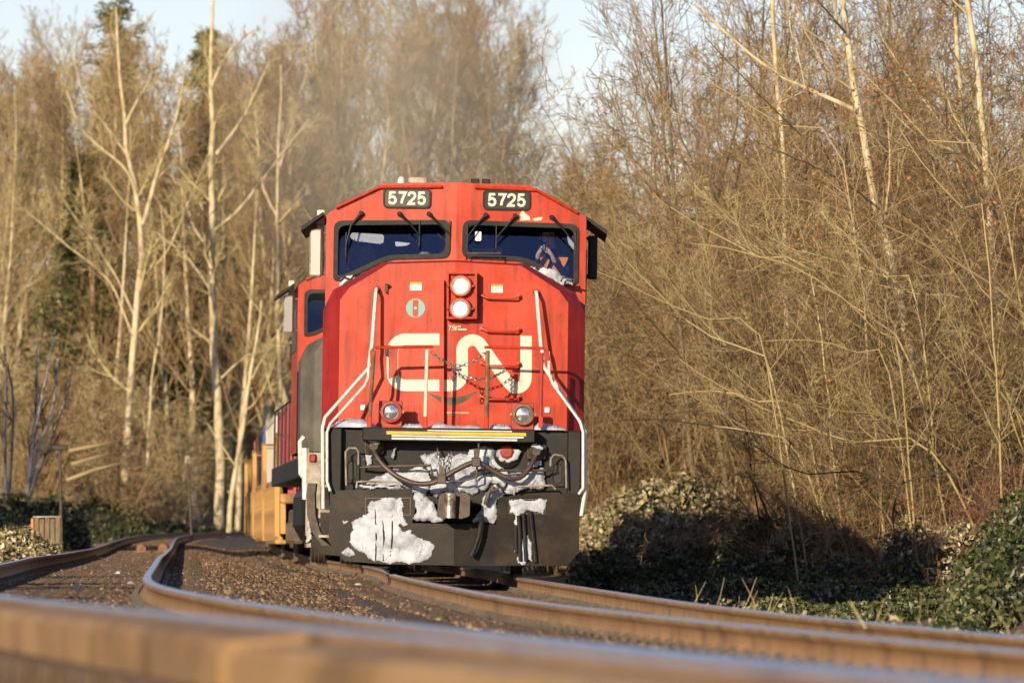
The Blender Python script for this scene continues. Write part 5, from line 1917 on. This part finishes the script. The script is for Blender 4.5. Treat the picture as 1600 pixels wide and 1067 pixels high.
# left side: dark hedge, sunlit shrub, far verge
ivy('long dark evergreen hedge on the bank at the far left', [mound(20, 748, 165, 180), mound(80, 756, 168, 130), mound(-40, 745, 160, 160), mound(30, 790, 158, 150), mound(150, 762, 256, 170), mound(205, 785, 262, 120)], 13000, .085, M['ivy'], 10, 'hedge')
ivy('low evergreen bushes trailing along the far side of the empty track', [mound(262, 806, 266, 120), mound(330, 817, 272, 110), mound(205, 812, 258, 120)], 5000, .10, M['ivy'], 11)
ivy('pale sunlit shrub beside the rail at the far left', [mound(25, 808, 108, 120), mound(66, 835, 112, 80), mound(-20, 830, 104, 120), mound(35, 850, 106, 110)], 8000, .045, M['ivy_pale'], 12)

# weeds along the near right rail
V, F_ = leaves([(float(XRC(d_)) + 1.25 + .3 * random.Random(int(d_ * 10)).random(), d_, float(-HRC(d_)) - .22, .16, .2, .22) for d_ in np.arange(30, 60, .9)], 900, .022, 13)
stuff('trackside_weeds', 'small leafy weeds along the outer edge of the right-hand rail', 'weeds', V, F_, M['ivy_pale'])
k = MB()
q = random.Random(4)
for i in range(60):
    d_ = q.uniform(32, 60)
    x = float(XRC(d_)) + q.uniform(1.1, 2.0)
    z = float(ground_z(x, d_))
    a = Vector((x, d_, z))
    b = a + Vector((q.uniform(-.25, .2), q.uniform(-.1, .1), q.uniform(.15, .42)))
    k.tube([a, a.lerp(b, .5) + Vector((.02, 0, .03)), b], [.005, .004, .002], 4)
tag(k.build('dead_stalks', M['twig_tan']), 'dry pale stalks sticking up beside the right-hand rail', 'stalks', kind='stuff')
k = MB().tube([at(1352, 981, 40), at(1338, 957, 40), at(1327, 938, 40)], [.006, .005, .003], 5)
tag(k.build('dry_stick', M['bark_yellow']), 'single dry yellow stick poking up behind the right-hand rail', 'stick')

# --- conifers and far wood behind
def conifer(seed, H, label, loc, group, dens=1.0):
    q = np.random.default_rng(seed)
    R = empty('conifer_tree', loc)
    tag(R, label, 'tree', group)
    tr = MB().tube([(0, 0, -.3), (0, 0, H * .5), (0, 0, H)], [.28, .17, .03], 7)
    tr.build('trunk', M['trunk_brown'], R, True)
    n = int(210 * dens)
    t = q.random(n) ** .8
    z = H * (.05 + .94 * t)
    a = q.random(n) * 2 * PI
    L = (H * .23) * (1.03 - t) ** .8 * (.55 + .6 * q.random(n)) + .2
    d_ = np.stack([np.cos(a), np.sin(a), .15 - .35 * q.random(n)], -1)
    P, Rr = sweep(q, np.stack([0 * z, 0 * z, z], -1), d_, L, np.full(n, .03), 6, .06, -.02, .3)
    p, dd_, L2, rad = spawn(q, P, Rr, 7, .15, (.6, 1.2), (.22, .42), L, .6)
    P2, R2 = sweep(q, p, dd_, L2, rad, 3, .1, -.05, .4)
    # needle sprays: small flat faces hanging from the twigs
    m_ = 5
    Mn = len(P2)
    k_ = q.integers(0, 4, (Mn, m_))
    c = P2[np.arange(Mn)[:, None], k_].reshape(-1, 3) + q.normal(0, .09, (Mn * m_, 3))
    t1 = norm(q.normal(0, 1, c.shape)); t1[:, 2] *= .5
    t2 = norm(np.cross(t1, q.normal(0, 1, c.shape)))
    s_ = (.12 + .22 * q.random(len(c)))[:, None]
    V = np.stack([c - t1 * s_, c + t2 * s_ * .35, c + t1 * s_], 1).reshape(-1, 3)
    Fq = np.arange(len(V)).reshape(-1, 3)
    Vb, Fb = tubes(P, Rr, 3)
    Fb = np.concatenate([Fb[:, [0, 1, 2]], Fb[:, [0, 2, 3]]])
    link('crown', mesh_np('crown', *merge([(V, Fq), (Vb, Fb)]), M['needles']), None, R)
    return R


for i, (px, d_, top, lab) in enumerate(((180, 330, -30, 'dark conifer with sparse top rising at the upper left'), (322, 345, 40, 'conifer whose narrow tip stands behind the tallest poplar'), (130, 300, 240, 'broad green conifer behind the first pale poplar'),
                                        (262, 305, 330, 'green conifer between the two big pale poplars'), (435, 360, 70, 'conifer fading into the exhaust haze above the second locomotive'), (40, 340, 200, 'dim conifer at the left photo edge'), (505, 380, 100, 'hazy conifer left of the cab roof'))):
    p = at(px, top, d_)
    gz = float(ground_z(p.x, d_))
    conifer(300 + i, p.z - gz, lab, (p.x, d_, gz), 'conifers in the far wood', 1.0 if i in (0, 4, 5, 6) else 1.6)


def bare_tree(seed, H, r0, dens=(16, 7, 5), spread=(.35, .8), rmin=.012, trop=.10):
    q = np.random.default_rng(seed)
    P, R_ = sweep(q, np.zeros((1, 3)), np.array([[q.normal(0, .04), q.normal(0, .04), 1.]]), np.array([H]), np.array([r0]), 12, .035, .03, .12)
    return grow(q, P, R_, np.array([H * .62]), [
        dict(count=dens[0], start=.22, ang=spread, len=(.3, .55), rr=.45, n=7, wob=.07, trop=trop),
        dict(count=dens[1], start=.15, ang=(.35, .8), len=(.3, .5), rr=.5, n=4, wob=.10, trop=.06),
        dict(count=dens[2], start=.1, ang=(.35, .8), len=(.35, .6), rr=.55, n=3, wob=.12, trop=.04)], rmin)


vars_ = []
for i in range(4):
    lv = bare_tree(500 + i, 18 if i < 2 else 14, .15, (28, 10, 7), ((.25, .6), (.4, .9))[i % 2], .0085)
    vars_.append((to_mesh('trunk', lv[:1], [6], M['bark_pale']), to_mesh('crown', lv[1:], [4, 3, 3], (M['twig_tan'], M['twig_brown'])[i % 2])))
bank_vars = []
for i in range(2):
    lv = bare_tree(520 + i, 15, .085, (26, 9, 6), (.35, .95), .0055)
    bank_vars.append((to_mesh('trunk', lv[:1], [6], M['trunk_brown']), to_mesh('crown', lv[1:], [4, 3, 3], M['twig_brown'])))
q = random.Random(21)
rows = [(q.uniform(-60, 980), q.uniform(300, 430)) for _ in range(46)] + [(q.uniform(-60, 500), q.uniform(288, 335)) for _ in range(30)] + [(x, q.uniform(310, 350)) for x in (520, 570, 610, 650, 700, 720, 745, 790, 830, 870, 905)]
for i, (px, d_) in enumerate(rows):
    if 775 < px < 830:
        px -= 90
    if px > 820 and d_ < 330:
        d_ += 60
    x = (px - 800) / F * d_
    gz = float(ground_z(x, d_))
    v_ = vars_[i % 4]
    R = empty('bare_tree', (x, d_, gz - .1), (0, 0, q.random() * 6.28))
    top = 70 + 100 * q.random() if px < 830 else 215 + 50 * q.random()
    if px < 170:
        top = 30 + 110 * q.random()
    if 470 < px < 775:
        top = -60 + 110 * q.random()
    hgt = (HOR - top) / F * d_ - gz
    s_ = max(.35, hgt / (19 if i % 4 < 2 else 15))
    R.scale = (s_, s_, s_)
    tag(R, 'bare twiggy tree of the wood far behind the train', 'tree', 'bare trees of the far wood')
    link('trunk', v_[0], None, R)
    link('crown', v_[1], None, R)
for i in range(18):                                    # taller bare trees standing in the right-hand bank
    d_ = q.uniform(120, 190)
    px = q.uniform(1090, 1640)
    x = (px - 800) / F * d_
    if x - float(XRC(d_)) < 4.5:
        continue
    gz = float(ground_z(x, d_))
    v_ = bank_vars[i % 2]
    R = empty('bare_tree', (x, d_, gz - .1), (q.uniform(-.08, .08), q.uniform(-.18, .02), q.random() * 6.28))
    s_ = q.uniform(.62, .95)
    R.scale = (s_, s_, s_)
    tag(R, 'bare brown tree rising out of the right-hand thicket', 'tree', 'bare trees in the right-hand bank')
    link('trunk', v_[0], None, R)
    link('crown', v_[1], None, R)
far = [shrub('shrub', 160 + i, M['twig_tan'], 5.0, 9, .5, ((7, .15), (6, .1), (5, .1)), -.005, .03, .0085, .10) for i in range(3)] + [shrub('shrub', 170, M['twig_brown'], 5.0, 9, .5, ((7, .15), (6, .1), (5, .1)), -.005, .03, .0085, .10)]
sp_ = []
while len(sp_) < 160:
    d_ = r.uniform(252, 420)
    px = r.uniform(-60, 980)
    x = (px - 800) / F * d_
    if abs(x - float(XRC(d_))) < 4 or abs(x - float(XLC(d_))) < 4:
        continue
    sp_.append((x, d_, float(ground_z(x, d_)) - .1, r.random() * 6.28, r.uniform(.7, 1.7), r.uniform(-.1, .1), int(r.integers(4))))
mass('far_undergrowth', 'tan leafless undergrowth massed under the far trees', 'undergrowth', far, sp_)

# --- small trackside things on the left
R = empty('signpost', tuple(at(97, 760, 150)))
tag(R, 'thin post with a dark horizontal board at the far left', 'sign')
b0 = Vector(R.location)
gz = float(ground_z(b0.x, b0.y)) - b0.z
MB().tube([(0, 0, gz - .1), tuple(at(93, 700, 150) - b0)], .035, 7).build('post', M['iron'], R)
c = at(93, 699, 150) - b0
MB().box(c.x - .18, c.x + .18, c.y - .04, c.y + .04, c.z - .06, c.z + .06, bev=.02).build('sign_board', M['board'], R)
R = empty('marker_pole', tuple(at(300, 812, 225)))
tag(R, 'slim bare pole left of the tallest poplar', 'pole')
b0 = Vector(R.location)
MB().tube([(0, 0, float(ground_z(b0.x, b0.y)) - b0.z - .1), tuple(at(293, 716, 225) - b0)], .045, 7).build('shaft', M['iron'], R)
c = at(293, 718, 225) - b0
MB().box(c.x - .07, c.x + .07, c.y - .03, c.y + .03, c.z - .12, c.z + .12).build('plate', M['dirty_steel'], R)
R = empty('timber_box', tuple(at(73, 832, 118)))
tag(R, 'small weathered timber box with an orange corner beside the track', 'box')
wood = mat('grey_timber', [(.09, .065, .04), (.22, .16, .10)], .85, 6, stretch=(8, 8, 1))
x0, x1 = -.22, .24
z0, z1 = -.2, .26
for i in range(5):
    xa = x0 + (x1 - x0) * i / 5
    MB().box(xa + .006, xa + (x1 - x0) / 5 - .006, -.02, .02, z0, z1 - .02 * (i % 2), bev=.004).build('plank', wood, R)
MB().box(x0 - .02, x1 + .02, -.03, .5, z1 + .003, z1 + .03, bev=.006).build('lid', M['dirty_steel'], R)
MB().box(x0 - .05, x0 - .003, -.04, .04, z0, z1 - .01, bev=.006).build('corner_post', mat('orange_post', (.55, .20, .06), .7), R)
for i, pts in enumerate(([(108, 704), (140, 698), (165, 693), (204, 684)], [(112, 725), (150, 714), (175, 709), (208, 702)], [(104, 750), (150, 733), (182, 725), (222, 715)])):
    k = MB().tube([at(a, b, 182) for a, b in pts], [.05, .045, .035, .015], 7)
    tag(k.build('fallen_log', M['twig_tan'], None, True), ('topmost', 'middle', 'lowest')[i] + ' of three pale fallen logs left of the first poplar', 'log', 'fallen logs')

# two rusty drum-like rail fittings between the left rails and scraps of snow
for i, (px, py) in enumerate(((223, 840), (257, 841))):
    d_ = 152
    p = at(px, py, d_)
    z = float(ground_z(p.x, d_))
    k = MB().tube([(p.x - .02, d_ - .25, z + .10), (p.x, d_ + .25, z + .10)], .11, 12).box(p.x - .2, p.x + .2, d_ - .3, d_ + .3, z - .02, z + .05, bev=.01)
    tag(k.build('rusty_drum', M['rust_post'], None), 'rusty round fitting between the far rails, ' + ('left' if i == 0 else 'right') + ' of the pair', 'rail fitting')
for i, (px, py, d_) in enumerate(((186, 868, 78), (122, 886, 62), (206, 880, 66), (560, 866, 85))):
    p = at(px, py, d_)
    z = float(ground_z(p.x, d_)) + .02
    q = np.random.default_rng(i)
    vs, fs = [], []
    for a in range(5):
        for b in range(10):
            rr_ = .055 * math.cos(a / 4 * PI / 2) * q.uniform(.7, 1.2)
            vs.append((p.x + rr_ * math.cos(b * PI / 5), d_ + rr_ * math.sin(b * PI / 5), z + .035 * math.sin(a / 4 * PI / 2) * q.uniform(.6, 1.2)))
    for a in range(4):
        for b in range(10):
            fs.append((a * 10 + b, a * 10 + (b + 1) % 10, a * 10 + 10 + (b + 1) % 10, a * 10 + 10 + b))
    lab = ('small white lump of snow highest up between the left rails', 'white lump of snow at the left photo edge between the rails', 'white lump of snow beside the bend of the left-hand rail', 'scrap of snow on the ballast just left of the plow')[i]
    tag(MB().add(vs, fs).build('snow_lump', M['snow'], None, True), lab, 'snow')

# --- woodland beside and behind the camera: out of view, placed to shade the tracks and hedge, its branches show in the windscreens
dark_shr = [shrub('shrub', 180 + i, M['twig_dark'], 5.0) for i in range(2)]
mass('woodland', 'bare woodland standing behind the camera position', 'woodland', dark_shr, [(-9 + 4 * i + r.normal(0, 1), -22 + r.normal(0, 4), -.8, r.random() * 6, 1.4 + r.random(), 0, i % 2) for i in range(5)])
mass('verge_scrub', 'bare scrub on the verge beside the camera, out of view', 'scrub', brown_shr, [(-5.5 - .04 * d_ + r.normal(0, .6), d_, -.8, r.random() * 6, .55 + .25 * r.random(), 0, i % 4) for i, d_ in enumerate((30, 37, 43, 50, 56, 62))])
for i, (x, d_, h_) in enumerate(((-25, 141, 18), (-29, 135, 20), (-20.5, 143, 17), (-17.5, 144, 15))):
    o = conifer(400 + i, h_, ('second tallest', 'tallest', 'third tallest', 'smallest')[i] + ' dark conifer out of view beyond the left photo edge', (x, d_, float(ground_z(x, d_))), 'conifers beyond the left edge', 1.3)

for i, (x, y_, s_) in enumerate(((-4.5, -6, 2.6), (3.5, -9, 2.7))):
    R = empty('cottonwood_tree', (x, y_, -1.0), (0, 0, i * 2.0))
    R.scale = (s_, s_, s_)
    tag(R, ('first', 'second')[i] + ' tall bare cottonwood behind the camera, mirrored in the windscreens', 'tree')
    link('trunk', vars_[0][0], None, R)
    link('crown', vars_[0][1], None, R)

ms_ = [(x, d_, float(ground_z(x, d_)), rx, ry, h_) for x, d_, rx, ry, h_ in ((-6.3, 34, .9, 1.4, 3.4), (-7.2, 41, 1.1, 1.2, 4.4), (-6.2, 47, .8, .9, 3.2), (-7.6, 52.5, 1.0, 1.3, 4.6), (-7.0, 58.5, .8, .8, 3.4), (-8.6, 64, 1.2, 1.4, 4.6), (-8.6, 70.5, .8, .9, 3.4), (-10.5, 78, 1.2, 2.0, 4.2), (-10.8, 88, 1.2, 1.6, 4.4), (-12.4, 99, 1.3, 1.6, 4.8))]
V, F_ = leaves(ms_, 14000, .09, 19)
stuff('verge_evergreens', 'evergreen bushes out of view on the left verge, shading the tracks', 'bushes', V, F_, M['ivy'])

# --- diesel exhaust shimmering above the locomotives
sm = bpy.data.materials.new('exhaust_haze')
sm.use_nodes = True
nt = sm.node_tree
nt.nodes.clear()
out = nt.nodes.new('ShaderNodeOutputMaterial')
pv = nt.nodes.new('ShaderNodeVolumePrincipled')
pv.inputs['Color'].default_value = (.76, .69, .57, 1)
tc = nt.nodes.new('ShaderNodeTexCoord')
ln = nt.nodes.new('ShaderNodeVectorMath'); ln.operation = 'LENGTH'
nt.links.new(tc.outputs['Object'], ln.inputs[0])
mr = nt.nodes.new('ShaderNodeMapRange')
mr.inputs['From Min'].default_value = 1.0
mr.inputs['From Max'].default_value = .35
mr.inputs['To Min'].default_value = 0
mr.inputs['To Max'].default_value = .18
nt.links.new(ln.outputs['Value'], mr.inputs['Value'])
nz = nt.nodes.new('ShaderNodeTexNoise'); nz.inputs['Scale'].default_value = 2.2; nz.inputs['Detail'].default_value = 2
nt.links.new(tc.outputs['Object'], nz.inputs['Vector'])
mu = nt.nodes.new('ShaderNodeMath'); mu.operation = 'MULTIPLY'
nt.links.new(mr.outputs[0], mu.inputs[0]); nt.links.new(nz.outputs['Fac'], mu.inputs[1])
nt.links.new(mu.outputs[0], pv.inputs['Density'])
nt.links.new(pv.outputs[0], out.inputs['Volume'])
vs, fs = [], []
for i in range(9):
    for j in range(16):
        th_, ph = PI * i / 8, 2 * PI * j / 16
        vs.append((math.sin(th_) * math.cos(ph), math.sin(th_) * math.sin(ph), math.cos(th_)))
for i in range(8):
    for j in range(16):
        fs.append((i * 16 + j, i * 16 + 16 + j, i * 16 + 16 + (j + 1) % 16, i * 16 + (j + 1) % 16))
pl = MB().add(vs, fs).build('exhaust_smoke', sm)
pl.location = at(610, 185, 99)
pl.scale = (2.9, 5.0, 3.2)
tag(pl, 'thin brown exhaust haze rising above the cab roof', 'smoke', kind='stuff')
